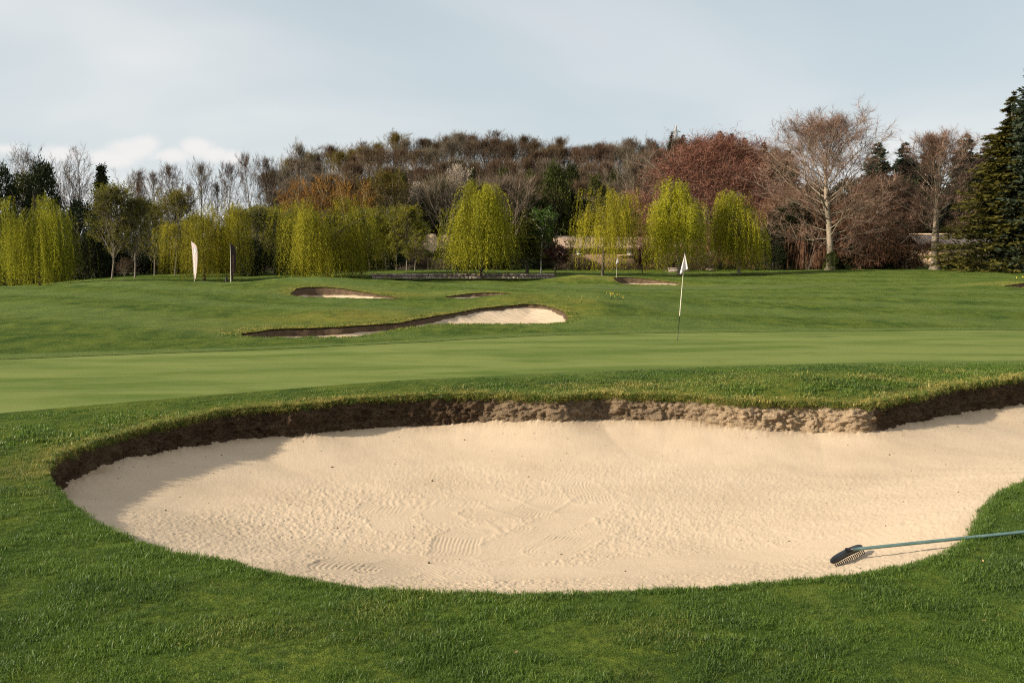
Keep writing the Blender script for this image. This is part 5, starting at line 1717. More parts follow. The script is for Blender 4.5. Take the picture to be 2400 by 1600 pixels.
b = MB()
b.box(((x0h + x1h) / 2, 3.5, ridge + 0.02), (x1h - x0h + 0.4, 0.35, 0.22))
b.build('ridge_tile', M_SLATE, roof)
xa, xb = wx(1474) - hs.location.x, wx(1487) - hs.location.x
za, zb = wz(596) - zH, wz(584) - zH
for (xa, xb) in ((wx(1470) - hs.location.x, wx(1486) - hs.location.x), (wx(1350) - hs.location.x, wx(1366) - hs.location.x), (wx(1560) - hs.location.x, wx(1576) - hs.location.x)):
    b = MB()
    cx_, cz_ = (xa + xb) / 2, (za + zb) / 2
    ww, wh = xb - xa, zb - za
    b.box((cx_ - ww / 2, -0.03, cz_), (0.09, 0.10, wh + .09))
    b.box((cx_ + ww / 2, -0.03, cz_), (0.09, 0.10, wh + .09))
    b.box((cx_, -0.032, cz_ + wh / 2), (ww - .09, 0.10, 0.09))
    b.box((cx_, -0.032, cz_ - wh / 2), (ww - .09, 0.10, 0.09))
    b.box((cx_, -0.026, cz_), (0.06, 0.08, wh - .09))
    wf = b.build('window', M_WHITE, hs)
    for s in (-1, 1):
        b = MB()
        b.box((cx_ + s * ww / 4, -0.012, cz_), (ww / 2 - 0.09, 0.02, wh - 0.09))
        b.build('pane', M_WHITE if s < 0 else M_GLASS, wf)
b = MB()
b.box((wx(1480) - hs.location.x, -0.10, wz(598.5) - zH), (wx(1506) - wx(1440), 0.22, 0.12))
b.build('ledge', M_TAN, hs)

lw = empty('garden_wall', (wx(1545), 118, gz(wx(1545), 118)), 0, 'low stone wall at lawn level behind the purple plum and pointed willow', 'wall')
b = MB()
b.box((0, 0, 0.16), (2.6, 0.4, 0.42))
b.build('wall', M_STONE, lw)
b = MB()
b.box((0, 0, 0.41), (2.7, 0.5, 0.08))
b.build('coping', M_STONE, lw)

# lodge with timber-posted front at the right
dL = 128.0
wx = lambda px: at_d(px, 640, dL)[0]
wz = lambda py: at_d(2200, py, dL)[2]
zL = gz(wx(2220), dL)
lg = empty('lodge', (wx(2240), dL, zL), 0, 'low slate-roofed lodge with a row of pale timber posts beside a beech trunk', 'house')
X = lambda px: wx(px) - lg.location.x
Z = lambda py: wz(py) - zL
b = MB()
b.box(((X(2160) + X(2330)) / 2, 2.6, Z(586) / 2), (X(2330) - X(2160), 5.0, Z(586)))
b.build('base_wall', M_TAN, lg)
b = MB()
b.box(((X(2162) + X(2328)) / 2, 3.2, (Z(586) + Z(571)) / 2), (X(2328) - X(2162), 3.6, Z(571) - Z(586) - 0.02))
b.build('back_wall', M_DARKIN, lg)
b = MB()
b.box(((X(2160) + X(2330)) / 2, 0.25, Z(586) + 0.06), (X(2330) - X(2160) + .1, 0.34, 0.12))
b.build('sill', M_OAK, lg)
n_p = 24
post_me = None
for i in range(n_p):
    xx = X(2164) + (X(2326) - X(2164)) * i / (n_p - 1)
    b = MB()
    if post_me is None:
        b.box((0, 0, 0), (0.16, 0.16, Z(571) - Z(586) - 0.12))
        post_me = b.data('post', M_OAK)
    o = obj('post', post_me, lg, (xx, 0.22, (Z(571) + Z(586)) / 2 + 0.06))
ze, zr = Z(571.5), Z(548)
v = [(X(2150), -0.5, ze), (X(2340), -0.5, ze), (X(2340), 2.9, zr), (X(2150), 2.9, zr), (X(2150), 6.2, ze), (X(2340), 6.2, ze)]
v += [(a, b_, c_ - 0.16) for a, b_, c_ in v]
f = [(0, 1, 2, 3), (3, 2, 5, 4), (7, 6, 9, 8), (8, 9, 10, 11), (0, 6, 7, 1), (4, 5, 11, 10), (0, 3, 9, 6), (3, 4, 10, 9), (2, 1, 7, 8), (5, 2, 8, 11)]
me_ = bpy.data.meshes.new('roof')
me_.from_pydata(v, [], f)
me_.materials.append(M_SLATE)
roof = obj('roof', me_, lg)
b = MB()
b.box(((X(2150) + X(2340)) / 2, 2.9, zr + 0.05), (X(2340) - X(2150), 0.3, 0.16))
b.build('ridge_tile', M_TAN, roof)
b = MB()
for i in range(26):
    xx = X(2156) + (X(2334) - X(2156)) * i / 25
    b.tube([(xx, -0.48, ze + 0.03), (xx, 2.85, zr + 0.02)], 0.035, 5, False)
o = b.build('roof_ribs', M_JOINT, roof)
o.name = 'roof_batten'
o['kind'] = 'stuff'

# trellis fence, pole, post
dF = 126.0
fx = lambda px: at_d(px, 640, dF)[0]
zF = gz(fx(1040), dF)
fn = empty('trellis_fence', (fx(1040), dF, zF), 0, 'pale wire trellis fence on the lawn behind the half bare tree', 'fence')
for px in (1003, 1022, 1040, 1058, 1074):
    b = MB()
    b.tube([(fx(px) - fn.location.x, 0, -0.2), (fx(px) - fn.location.x, 0, 1.75)], 0.06, 6)
    b.build('post', M_OAK, fn)
b = MB()
xa, xb = fx(1003) - fn.location.x, fx(1074) - fn.location.x
nn_ = 26
for i in range(-8, nn_):
    for s in (1, -1):
        p0x = xa + (xb - xa) * i / nn_
        q0 = (p0x if s > 0 else xa + xb - p0x, 0.02 * s, 0.15)
        q1 = (q0[0] + s * 1.2, 0.02 * s, 1.55)
        if min(q0[0], q1[0]) < xa - 0.05 or max(q0[0], q1[0]) > xb + 0.05:
            continue
        b.tube([q0, q1], 0.018, 4, False)
o = b.build('lattice', M_OAK, fn)
o['kind'] = 'stuff'
dP = 139.0
pz = gz(at_d(1063, 640, dP)[0], dP)
pole = empty('utility_pole', (at_d(1063, 640, dP)[0], dP, pz), 0, 'plain wooden pole standing before the dark wood, left of the tall-topped willow', 'pole')
b = MB()
top_ = at_d(1063, 478, dP)[2] - pz
b.tube([(0, 0, -0.3), (0, 0, top_)], [0.15, 0.11], 8)
b.build('shaft', M_OAK, pole)
b = MB()
b.box((0, 0, top_ - 0.5), (1.5, 0.10, 0.12))
b.build('crossarm', M_OAK, pole)
b = MB()
for k in (-0.65, -0.25, 0.25, 0.65):
    b.tube([(k, 0, top_ - 0.44), (k, 0, top_ - 0.25)], 0.045, 6)
o = b.build('insulator', M_WHITE, pole)
o['kind'] = 'stuff'
for k, (z_,) in enumerate(((0.0,), (-0.5,), (-1.0,))):
    pass
x_, y_, z_ = at_d(531, 662, 90)
pst = empty('post', (x_, y_, gz(x_, y_)), 0, 'stout black post on the grass left of the dark feather banner', 'post')
b = MB()
b.tube([(0, 0, -0.2), (0, 0, 0.55), (0, 0, 0.60)], [0.10, 0.10, 0.085], 10)
b.build('shaft', M_WOODPOST, pst)
b = MB()
b.tube([(0, 0, 0.601), (0, 0, 0.66), (0, 0, 0.69)], [0.115, 0.115, 0.06], 10)
b.build('cap', M_WOODPOST, pst)

# ------------------------------------------------------------------ pylon far behind the hill
M_STEEL = simple_mat('pylon_steel', (0.44, 0.41, 0.37), 0.6, 0.4, 0.3)
dY = 420.0
yx = at_d(1584, 300, dY)[0]
yz = gz(yx, dY)
ytop = at_d(1584, 293, dY)[2] - yz
py_ = empty('pylon', (yx, dY, yz), 0.45, 'pale steel lattice pylon rising behind the ridge conifers', 'pylon')


def lattice(mb, z0, z1, w0, w1, n):
    for i in range(n):
        a0, a1 = i / n, (i + 1) / n
        za_, zb_ = z0 + (z1 - z0) * a0, z0 + (z1 - z0) * a1
        wa, wb = (w0 + (w1 - w0) * a0) / 2, (w0 + (w1 - w0) * a1) / 2
        cs = [(-1, -1), (1, -1), (1, 1), (-1, 1)]
        for k in range(4):
            c0, c1 = cs[k], cs[(k + 1) % 4]
            mb.tube([(c0[0] * wa, c0[1] * wa, za_), (c0[0] * wb, c0[1] * wb, zb_)], 0.10, 4, False)
            mb.tube([(c0[0] * wa, c0[1] * wa, za_), (c1[0] * wb, c1[1] * wb, zb_)], 0.06, 4, False)
            mb.tube([(c1[0] * wa, c1[1] * wa, za_), (c0[0] * wb, c0[1] * wb, zb_)], 0.06, 4, False)


b = MB()
lattice(b, -1, ytop * 0.78, 4.2, 1.3, 9)
lattice(b, ytop * 0.78, ytop, 1.3, 0.15, 5)
b.build('tower', M_STEEL, py_)
for zz_, hw in ((ytop - 2.9, 2.6),):
    for s in (-1, 1):
        b = MB()
        for q in (-0.45, 0.45):
            b.tube([(0, q, zz_), (s * hw, 0, zz_ + 0.1)], 0.07, 4, False)
            b.tube([(0, q, zz_ + 0.9), (s * hw, 0, zz_ + 0.1)], 0.06, 4, False)
        for t_ in (0.25, 0.5, 0.75):
            b.tube([(s * hw * t_, -0.45 * (1 - t_), zz_), (s * hw * t_, 0.45 * (1 - t_), zz_ + 0.9 * (1 - t_))], 0.05, 4, False)
        b.build('arm', M_STEEL, py_)

# ------------------------------------------------------------------ golf flags
M_FLAG = NT('flag_cloth')
tr_ = M_FLAG.n('ShaderNodeBsdfTranslucent', {'Color': (0.82, 0.74, 0.72, 1)}).outputs[0]
M_FLAG = M_FLAG.done(M_FLAG.n('ShaderNodeMixShader', {0: 0.3, 1: M_FLAG.pbsdf((0.86, 0.80, 0.78), 0.8), 2: tr_}).outputs[0])
M_STICK = simple_mat('flagstick_white', (0.62, 0.56, 0.45), 0.5, 0.4, 0, 0.08)
M_BLACK = simple_mat('flagstick_black', (0.018, 0.017, 0.016), 0.5, 0.4)
M_CUP = simple_mat('cup', (0.75, 0.74, 0.70), 0.5)


def golf_flag(px, py, d, top, label, lean):
    x, y, _z = at_d(px, py, d)
    z = gz(x, y) - 0.02
    r = empty('golf_flag', (x, y, z), 0, label, 'flag', 'flags marking the holes')
    H_ = top
    P0, P1 = Vector((0, 0, -0.12)), Vector((lean[0], lean[1], H_))
    pt = lambda t: P0 + (P1 - P0) * t
    zt = lambda zq: pt((zq + 0.12) / (H_ + 0.12))
    b = MB()
    b.tube([zt(0.62), zt(H_)], [0.0095, 0.0075], 10)
    b.build('flagstick', M_STICK, r, True)
    b = MB()
    b.tube([zt(-0.1), zt(0.62)], [0.0075, 0.0075], 10)
    b.build('flagstick_foot', M_BLACK, r, True)
    b = MB()
    b.tube([zt(H_ + 0.001), zt(H_ + 0.06)], [0.017, 0.012], 8)
    b.build('finial', M_BLACK, r, True)
    b = MB()
    b.tube([zt(H_ - 0.44), zt(H_ - 0.40)], [0.016, 0.016], 8)
    b.build('ferrule', M_BLACK, r, True)
    # limp cloth: a drooping, folded square
    nu, nv = 21, 23
    v = []
    for j in range(nv):
        vj = j / (nv - 1)
        base_ = zt(H_ - 0.015)
        stick = zt(H_ - 0.015 - 0.44 * vj)
        for i in range(nu):
            u = i / (nu - 1)
            # drapes from the top of the stick; swings out left, folds and comes back to the right in front
            if u < 0.3:
                k = u / 0.3
                xo, yo, zo = -0.06 * vj * k, 0.022 + 0.05 * k * vj, -(0.50 - 0.02 * k) * vj
            else:
                k = (u - 0.3) / 0.7
                xo = (-0.105 + 0.19 * k) * vj ** 0.9
                yo = -0.016 - 0.035 * math.sin(k * 6.5 + 0.6) * vj - 0.02 * vj
                zo = -(0.475 - 0.125 * k ** 1.3) * vj
            sx_ = (stick.x - base_.x) * 0.55
            v.append((base_.x + sx_ + xo, base_.y + yo, base_.z + zo))
    f = np.array([(j * nu + i, j * nu + i + 1, (j + 1) * nu + i + 1, (j + 1) * nu + i) for j in range(nv - 1) for i in range(nu - 1)])
    me_ = mesh_data('cloth', np.array(v), [f], M_FLAG, True)
    fl = obj('cloth', me_, r)
    sm = fl.modifiers.new('thickness', 'SOLIDIFY')
    sm.thickness = 0.003
    return r


golf_flag(1587, 797.5, 24.3, 2.13, 'white flag on a black-footed stick in the large green, near the camera', (0.165, 0.02))
golf_flag(1443, 668, 76, 2.16, 'small white flag far off on the second green before a willow', (0.11, 0.0))

# ------------------------------------------------------------------ feather banners
M_BAN = NT('banner_cloth')
nb = M_BAN.noise(M_BAN.ocoord(), 2.5, 3)
cb = M_BAN.mix(M_BAN.ramp(nb, 0.3, 0.7), (0.52, 0.42, 0.40), (0.60, 0.50, 0.48))
M_BAN = M_BAN.done(M_BAN.n('ShaderNodeMixShader', {0: 0.3, 1: M_BAN.pbsdf(cb, 0.8), 2: M_BAN.n('ShaderNodeBsdfTranslucent', {'Color': cb}).outputs[0]}).outputs[0])
M_BAND = simple_mat('banner_dark', (0.035, 0.022, 0.022), 0.8)
M_PRINT = simple_mat('banner_print', (0.75, 0.68, 0.62), 0.8)
M_PRINTO = simple_mat('banner_print_warm', (0.30, 0.15, 0.10), 0.8)


def text_mesh(body, size):
    c = bpy.data.curves.new('lettering', 'FONT')
    c.body = body
    c.size = size
    c.align_x = 'LEFT'
    c.align_y = 'CENTER'
    c.extrude = 0.001
    c.resolution_u = 3
    o = bpy.data.objects.new('lettering', c)
    COL.objects.link(o)
    dg = bpy.context.evaluated_depsgraph_get()
    me_ = bpy.data.meshes.new_from_object(o.evaluated_get(dg))
    bpy.data.objects.remove(o)
    return me_


def banner(px, py, d, rz, label, cloth, prt, mirror, tilt, emblem):
    x, y, _z = at_d(px, py, d)
    z = gz(x, y)
    r = empty('feather_banner', (x, y, z), rz, label, 'banner', 'feather banners before the willow')
    r.rotation_euler = (0, tilt, rz)
    Hh = 3.75
    n = 26
    mast = lambda t: (-0.03 + 0.30 * max(0, t - 0.55) ** 2 * -1.5, 0, Hh * t)
    pole_pts = [(-0.035 * (t < 0) , 0, Hh * t) for t in (-0.06, 0, 0.1, 0.2)] + [mast(t) for t in np.linspace(0.25, 0.98, 14)]
    b = MB()
    b.tube(pole_pts, [(0.024 if mirror else 0.038) - (0.014 if mirror else 0.028) * i / 17 for i in range(18)], 8)
    b.build('mast', M_STICK, r, True)
    v = []
    prof = lambda t: 0.10 + 0.52 * math.sin(min(1.0, (t - 0.10) / 0.62) * math.pi / 2) ** 0.9 if t < 0.72 else 0.62 * math.sqrt(max(0.0, 1 - ((t - 0.72) / 0.285) ** 2.4)) + 0.02
    nu = 9
    ts = np.linspace(0.14, 1.0, n)
    for t in ts:
        mx, _, mz = mast(t)
        for i in range(nu):
            u = i / (nu - 1)
            wd = prof(t)
            v.append((mx + (wd * u) * (1 if not mirror else 1), 0.03 * math.sin(u * 3.0 + t * 5) * u, mz - 0.20 * u * (1 - t) - (0.10 * u if t > 0.9 else 0)))
    f = np.array([(j * nu + i, j * nu + i + 1, (j + 1) * nu + i + 1, (j + 1) * nu + i) for j in range(n - 1) for i in range(nu - 1)])
    cl = obj('cloth', mesh_data('cloth', np.array(v), [f], cloth, True), r)
    sm = cl.modifiers.new('thickness', 'SOLIDIFY')
    sm.thickness = 0.004
    sm.offset = 0
    for side in (-1, 1):
        me_ = text_mesh('Close House', 0.34)
        me_.materials.append(prt)
        o = obj('lettering', me_, r)
        o.rotation_euler = (math.pi / 2, -math.pi / 2, 0) if side < 0 else (math.pi / 2, -math.pi / 2, 0)
        o.location = (0.20, side * 0.045 + 0.012, 0.85)
        if mirror:
            o.rotation_euler = (math.pi / 2, -math.pi / 2, 0)
            o.scale = (1, -1, 1)
    if emblem:
        b = MB()
        for (ex, ez, er) in ((0.26, 3.02, 0.13), (0.20, 2.86, 0.09), (0.33, 2.86, 0.09), (0.27, 2.74, 0.10)):
            b.tube([(ex, -0.052, ez), (ex, 0.062, ez)], er, 12)
        b.build('emblem', prt, r)
    return r


banner(456, 661, 88.5, -0.5, 'pale mauve feather banner with white lettering, before the wide willow', M_BAN, M_PRINT, True, -0.045, True)
banner(541, 663, 88.5, 0.95, 'dark feather banner with reddish lettering and lit edge, beside the black post', M_BAND, M_PRINTO, False, 0.03, False)

# ------------------------------------------------------------------ bunker rake
MB_ = BUNK[0]
M_RAKEH = simple_mat('rake_plastic', (0.013, 0.012, 0.012), 0.45, 0.4, 0, 0.2, 20)
M_ALU = NT('rake_handle_green')
cR = M_ALU.mix(M_ALU.ramp(M_ALU.noise(M_ALU.ocoord(), 9.0, 3), 0.35, 0.65), (0.085, 0.155, 0.140), (0.135, 0.215, 0.195))
M_ALU = M_ALU.done(M_ALU.pbsdf(cR, 0.32, None, 0.6, 0.35))


def on_sand(px, py):
    z = -0.4
    for _ in range(40):
        x, y, _q = at_z(px, py, z)
        z = 0.5 * z + 0.5 * float(sand_z(MB_, np.array([x]), np.array([y]))[0])
    return x, y, z


e1 = on_sand(1948, 1329)
e2 = on_sand(2019, 1293)
hx, hy = (e1[0] + e2[0]) / 2, (e1[1] + e2[1]) / 2
hz_ = (e1[2] + e2[2]) / 2
ra = math.atan2(e2[1] - e1[1], e2[0] - e1[0])
Lr = math.hypot(e2[0] - e1[0], e2[1] - e1[1])
rake = empty('bunker_rake', (hx, hy, hz_), 0, 'black-headed bunker rake with a green metal handle lying over the grass edge', 'rake')
u_ = Vector((math.cos(ra), math.sin(ra), (e2[2] - e1[2]) / Lr)).normalized()
hd = MB()
nL = 17
tcap = np.linspace(-1, 1, nL)
ctr_z = 0.040
pts, rad = [], []
for t in tcap:
    p = u_ * (t * (Lr / 2 + 0.01)) + Vector((0, 0, ctr_z + 0.012 * (1 - t * t)))
    pts.append(tuple(p))
    rad.append(0.027 * (1 - abs(t) ** 7) ** 0.5 + 0.0015 if abs(t) < 1 else 0.004)
hd.tube(pts, rad, 14)
hd.build('head', M_RAKEH, rake, True)
perp = Vector((-u_.y, u_.x, 0)).normalized()
if perp.y > 0:
    perp = -perp
tooth = MB()
tooth.tube([(0, 0, 0.0), (perp.x * 0.012, perp.y * 0.012, -0.014), (perp.x * 0.016, perp.y * 0.016, -0.027)], [0.0048, 0.0045, 0.003], 6)
tooth_me = tooth.data('tooth', M_RAKEH, True)
for i in range(17):
    t = -0.92 + 1.84 * i / 16
    p = u_ * (t * Lr / 2) + Vector((0, 0, ctr_z - 0.016)) + perp * 0.018
    obj('tooth', tooth_me, rake, p)
# handle: from the head, resting on the grass lip, on over the turf
lip = at_z(2300, 1262, -0.115)
s0 = Vector((hx, hy, hz_)) + Vector((0.0, 0, ctr_z + 0.035)) + u_ * (-0.02)
dirv = (Vector((lip[0], lip[1], -0.088)) - s0)
# aim: in the photograph the handle runs on to the right border at y = 1245
s1 = s0 + dirv
far_ = at_z(2400, 1246, -0.085)
dd_ = (Vector(far_) - s0)
s1 = s0 + dd_ * 1.28
hb = MB()
loc = rake.location
nseg = 14
hp = []
for i in range(nseg + 1):
    t = i / nseg
    p = s0 + (s1 - s0) * t 
    hp.append(tuple(p - loc))
hb.tube(hp, 0.0128, 14)
hb.build('handle', M_ALU, rake, True)
b = MB()
c0 = Vector(hp[11])
c1 = Vector(hp[11]) + (Vector(hp[12]) - Vector(hp[11])).normalized() * 0.012
b.tube([tuple(c0), tuple(c1)], 0.0146, 14)
b.build('band', M_CUP, rake, True)
b = MB()
k0, k1 = Vector(hp[0]), Vector(hp[1])
dk = (k1 - k0).normalized()
b.tube([tuple(k0 - dk * 0.004), tuple(k0 + dk * 0.05)], [0.018, 0.0155], 14)
b.build('socket', M_RAKEH, rake, True)
# ------------------------------------------------------------------ grass blades and small litter
def blade_mat(name, c1, c2, c3, transl=0.4):
    t = NT(name)
    tint = t.attr('tint')
    dryv = t.attr('dry', 'INSTANCER')
    hue = t.attr('hue', 'INSTANCER')
    c = t.mix(tint, c1, c2)
    c = t.mix(t.math('MULTIPLY', hue, 0.55), c, (0.034, 0.072, 0.018))
    k = t.math('ADD', dryv, t.math('MULTIPLY', t.math('SUBTRACT', tint, 0.5), 0.7))
    c = t.mix(t.ramp(k, 0.35, 1.0), c, c3)
    p = t.pbsdf(c, 0.45, None, 0.3)
    tr = t.n('ShaderNodeBsdfTranslucent', {'Color': c}).outputs[0]
    return t.done(t.n('ShaderNodeMixShader', {0: transl, 1: p, 2: tr}).outputs[0])


M_BLADE = blade_mat('grass_blade', (0.036, 0.088, 0.012), (0.172, 0.255, 0.034), (0.44, 0.36, 0.10))


def tuft(seed, blades, rad, hgt, wid, bend, flop=0.0):
    rng = np.random.default_rng(seed)
    n = blades
    r = rad * np.sqrt(rng.uniform(0, 1, n))
    a = rng.uniform(0, 2 * math.pi, n)
    p = np.stack([r * np.cos(a), r * np.sin(a), np.zeros(n) - 0.004], axis=1)
    az = rng.uniform(0, 2 * math.pi, n)
    lean = rng.uniform(0.08, 1.0, n) * bend
    h = hgt * rng.uniform(0.55, 1.25, n)
    d = np.stack([np.cos(az), np.sin(az), np.zeros(n)], axis=1)
    fa = az + math.pi / 2 + rng.normal(size=n) * 0.7
    sv = np.stack([np.cos(fa), np.sin(fa), np.zeros(n)], axis=1) * (wid * rng.uniform(0.7, 1.2, n))[:, None] * 0.5
    up = np.array((0, 0, 1.0))
    mid = p + up * (h * 0.55)[:, None] + d * (h * lean * 0.35)[:, None]
    tip = p + up * (h * (0.98 - 0.35 * lean))[:, None] + d * (h * lean * 1.0)[:, None]
    v = np.stack([p - sv, p + sv, mid + sv * 0.8, mid - sv * 0.8, tip], axis=1).reshape(-1, 3)
    b = np.arange(n)[:, None] * 5
    q = b + np.array([[0, 1, 2, 3]])
    t = b + np.array([[3, 2, 4]])
    tn = rng.uniform(0, 1, n)
    tints = np.concatenate([tn, np.clip(tn + 0.12, 0, 1)])
    me_ = mesh_data('tuft', v, [q, t], M_BLADE, False, {'tint': ('FACE', tints)})
    return bpy.data.objects.new('tuft', me_)


def tuft_set(name, specs):
    c = bpy.data.collections.new(name)
    for s in specs:
        c.objects.link(tuft(*s))
    return c


T_NEAR = tuft_set('near_tufts', [(i, 46, 0.052, 0.026 + 0.003 * (i % 4), 0.0030, 0.9 + 0.12 * (i % 3)) for i in range(9)])
T_MID = tuft_set('mid_tufts', [(20 + i, 30, 0.075, 0.038 + 0.004 * (i % 3), 0.0085, 1.0) for i in range(7)])
T_FAR = tuft_set('far_tufts', [(40 + i, 30, 0.18, 0.055 + 0.008 * (i % 3), 0.020, 1.3) for i in range(6)])


def scatter(name, x, y, z, scale, dry, hue, coll, seed, rot=None):
    n = len(x)
    rng = np.random.default_rng(seed)
    me_ = bpy.data.meshes.new(name)
    me_.vertices.add(n)
    me_.vertices.foreach_set('co', np.stack([x, y, z], axis=1).astype(np.float32).ravel())
    if rot is None:
        rot = np.stack([rng.normal(size=n) * 0.10, rng.normal(size=n) * 0.10, rng.uniform(0, 6.283, n)], axis=1)
    rot = np.asarray(rot, dtype=np.float32)
    at = me_.attributes.new('rot', 'FLOAT_VECTOR', 'POINT')
    at.data.foreach_set('vector', rot.ravel())
    for nm, arr in (('scl', scale), ('dry', dry), ('hue', hue)):
        at = me_.attributes.new(nm, 'FLOAT', 'POINT')
        at.data.foreach_set('value', np.asarray(arr, dtype=np.float32))
    me_.update()
    o = tag(obj(name, me_), kind='stuff')
    ng = bpy.data.node_groups.new(name, 'GeometryNodeTree')
    ng.interface.new_socket('Geometry', in_out='INPUT', socket_type='NodeSocketGeometry')
    ng.interface.new_socket('Geometry', in_out='OUTPUT', socket_type='NodeSocketGeometry')
    gi, go = ng.nodes.new('NodeGroupInput'), ng.nodes.new('NodeGroupOutput')
    ci = ng.nodes.new('GeometryNodeCollectionInfo')
    ci.inputs['Collection'].default_value = coll
    ci.inputs['Separate Children'].default_value = True
    ci.inputs['Reset Children'].default_value = True
    ip = ng.nodes.new('GeometryNodeInstanceOnPoints')
    ip.inputs['Pick Instance'].default_value = True
    ar = ng.nodes.new('GeometryNodeInputNamedAttribute')
    ar.data_type = 'FLOAT_VECTOR'
    ar.inputs['Name'].default_value = 'rot'
    er = ng.nodes.new('FunctionNodeEulerToRotation')
    sc = ng.nodes.new('GeometryNodeInputNamedAttribute')
    sc.data_type = 'FLOAT'
    sc.inputs['Name'].default_value = 'scl'
    L = ng.links.new
    L(gi.outputs[0], ip.inputs['Points'])
    L(ci.outputs[0], ip.inputs['Instance'])
    L(ar.outputs['Attribute'], er.inputs[0])
    L(er.outputs[0], ip.inputs['Rotation'])
    L(sc.outputs['Attribute'], ip.inputs['Scale'])
    L(ip.outputs[0], go.inputs[0])
    md = o.modifiers.new('scatter', 'NODES')
    md.node_group = ng
    return o


def ring_points(rng, r0, r1, per_m2, a0=-0.66, a1=0.72):
    n = int((a1 - a0) * (r1 * r1 - r0 * r0) / 2 * per_m2)
    r = np.sqrt(rng.uniform(r0 * r0, r1 * r1, n))
    a = rng.uniform(a0, a1, n)
    return np.sin(a) * r, np.cos(a) * r


main_o = BUNK[0]['o']


def turf_points(seed, r0, r1, per):
    rng = np.random.default_rng(seed)
    x, y = ring_points(rng, r0, r1, per)
    sd, ix = near_poly(main_o, x, y, 1.2)
    sg, _ = near_poly(green_d, x, y, 1.6)
    k = (sd > -0.015) & (sg > 0.35)
    x, y, sd, ix, sg = x[k], y[k], sd[k], ix[k], sg[k]
    hf = main_o[ix, 3]
    dry = np.where(sd < 50, np.exp(-np.maximum(sd - 0.05, 0) / 0.30) * sstep(0.12, 0.3, hf) * 0.85, 0)
    patch = sstep(0.05, 0.7, fbm(x * 1.3, y * 1.3, 71, 4))
    for px, py, d, rx, ry, am in ((1720, 893, 15.2, 2.6, .9, .5), (1950, 880, 15.6, 2.0, .5, .6), (1420, 905, 15.2, 1.4, .6, .6), (2250, 880, 17, 1.6, .6, .5)):
        xc, yc, _z = at_d(px, py, d)
        dry = np.maximum(dry, am * np.exp(-(((x - xc) / rx) ** 2 + ((y - yc) / ry) ** 2)))
    dry = np.clip(dry * (0.55 + 0.6 * sstep(-0.5, 0.5, fbm(x * 2.2, y * 2.2, 73, 3))) + 0.30 * patch + rng.normal(size=len(x)) * 0.07, 0, 1.2)
    sc = rng.uniform(0.6, 1.3, len(x)) * (0.45 + 0.85 * sstep(-0.45, 0.5, fbm(x * 2.6, y * 2.6, 75, 4, 0.6)))
    sc *= np.where(sg < 1.2, 0.6, 1.0)
    hue = np.clip(0.28 + 0.9 * fbm(x * 0.7, y * 0.7, 77, 3) + 0.9 * fbm(x * 3.1, y * 3.1, 79, 3) + rng.normal(size=len(x)) * 0.12, 0, 1)
    z = ground_z(x, y) + fbm(x * 1.1, y * 1.1, 3, 3) * np.where(sg > 1, 0.012, 0) * np.clip(np.minimum(sd, 5) / 0.4, 0, 1)
    return x, y, z, sc, dry, hue


scatter('grass', *turf_points(1, 3.3, 7.6, 620), T_NEAR, 1)
scatter('grass', *turf_points(2, 7.6, 11.5, 420), T_NEAR, 2)
scatter('grass', *turf_points(3, 11.5, 21.0, 170), T_MID, 3)

# turf fringe hanging over the lip of the near bunker
rng = np.random.default_rng(9)
N_ = len(main_o)
ii = rng.integers(0, N_, 7000)
of = rng.normal(size=len(ii)) * 0.02 - 0.004
fx_ = main_o[ii, 0] + BUNK[0]['nin'][ii, 0] * of + rng.normal(size=len(ii)) * 0.015
fy_ = main_o[ii, 1] + BUNK[0]['nin'][ii, 1] * of + rng.normal(size=len(ii)) * 0.015
fr = np.sqrt(fx_ ** 2 + fy_ ** 2)
hfv = sstep(0.12, 0.28, main_o[ii, 3])
tilt = np.where(hfv > 0.3, rng.uniform(0.1, 1.9, len(ii)), rng.uniform(-0.1, 0.6, len(ii)))
az = np.arctan2(BUNK[0]['nin'][ii, 1], BUNK[0]['nin'][ii, 0]) + rng.normal(size=len(ii)) * 0.5
scatter('grass', fx_, fy_, ground_z(fx_, fy_) - 0.010 - 0.03 * rng.uniform(0, 1, len(ii)) * hfv, rng.uniform(0.5, 1.25, len(ii)) * np.where(fr < 11, 1.0, 1.35), np.clip(hfv * rng.uniform(0.0, 0.95, len(ii)), 0, 1), rng.uniform(0, 0.8, len(ii)), T_NEAR, 5,
        np.stack([rng.normal(size=len(ii)) * 0.2, tilt, az], axis=1))

# tufty rough on the mounds and round the farther bunkers
xs, ys, dr = [], [], []
for B in BUNK[1:]:
    o = B['o']
    k = rng.integers(0, len(o), 900 if B['name'] == 'middle' else 260)
    of = np.abs(rng.normal(size=len(k))) * 0.28
    xs.append(o[k, 0] - B['nin'][k, 0] * of)
    ys.append(o[k, 1] - B['nin'][k, 1] * of)
    dr.append(0.25 + 0.6 * sstep(0.06, 0.12, o[k, 3]) * np.exp(-of / 0.5))
xs, ys, dr = np.concatenate(xs), np.concatenate(ys), np.concatenate(dr)
ok = np.ones(len(xs), dtype=bool)
for B in BUNK:
    sd, _ = near_poly(B['o'], xs, ys, 1)
    ok &= sd > 0.03
xs, ys, dr = xs[ok], ys[ok], dr[ok]
scatter('grass', xs, ys, ground_z(xs, ys) + 0.01, rng.uniform(0.35, 0.8, len(xs)), np.clip(dr * 0.85 + 0.05 + rng.normal(size=len(xs)) * 0.22, 0, 1), np.zeros(len(xs)), T_FAR, 6)

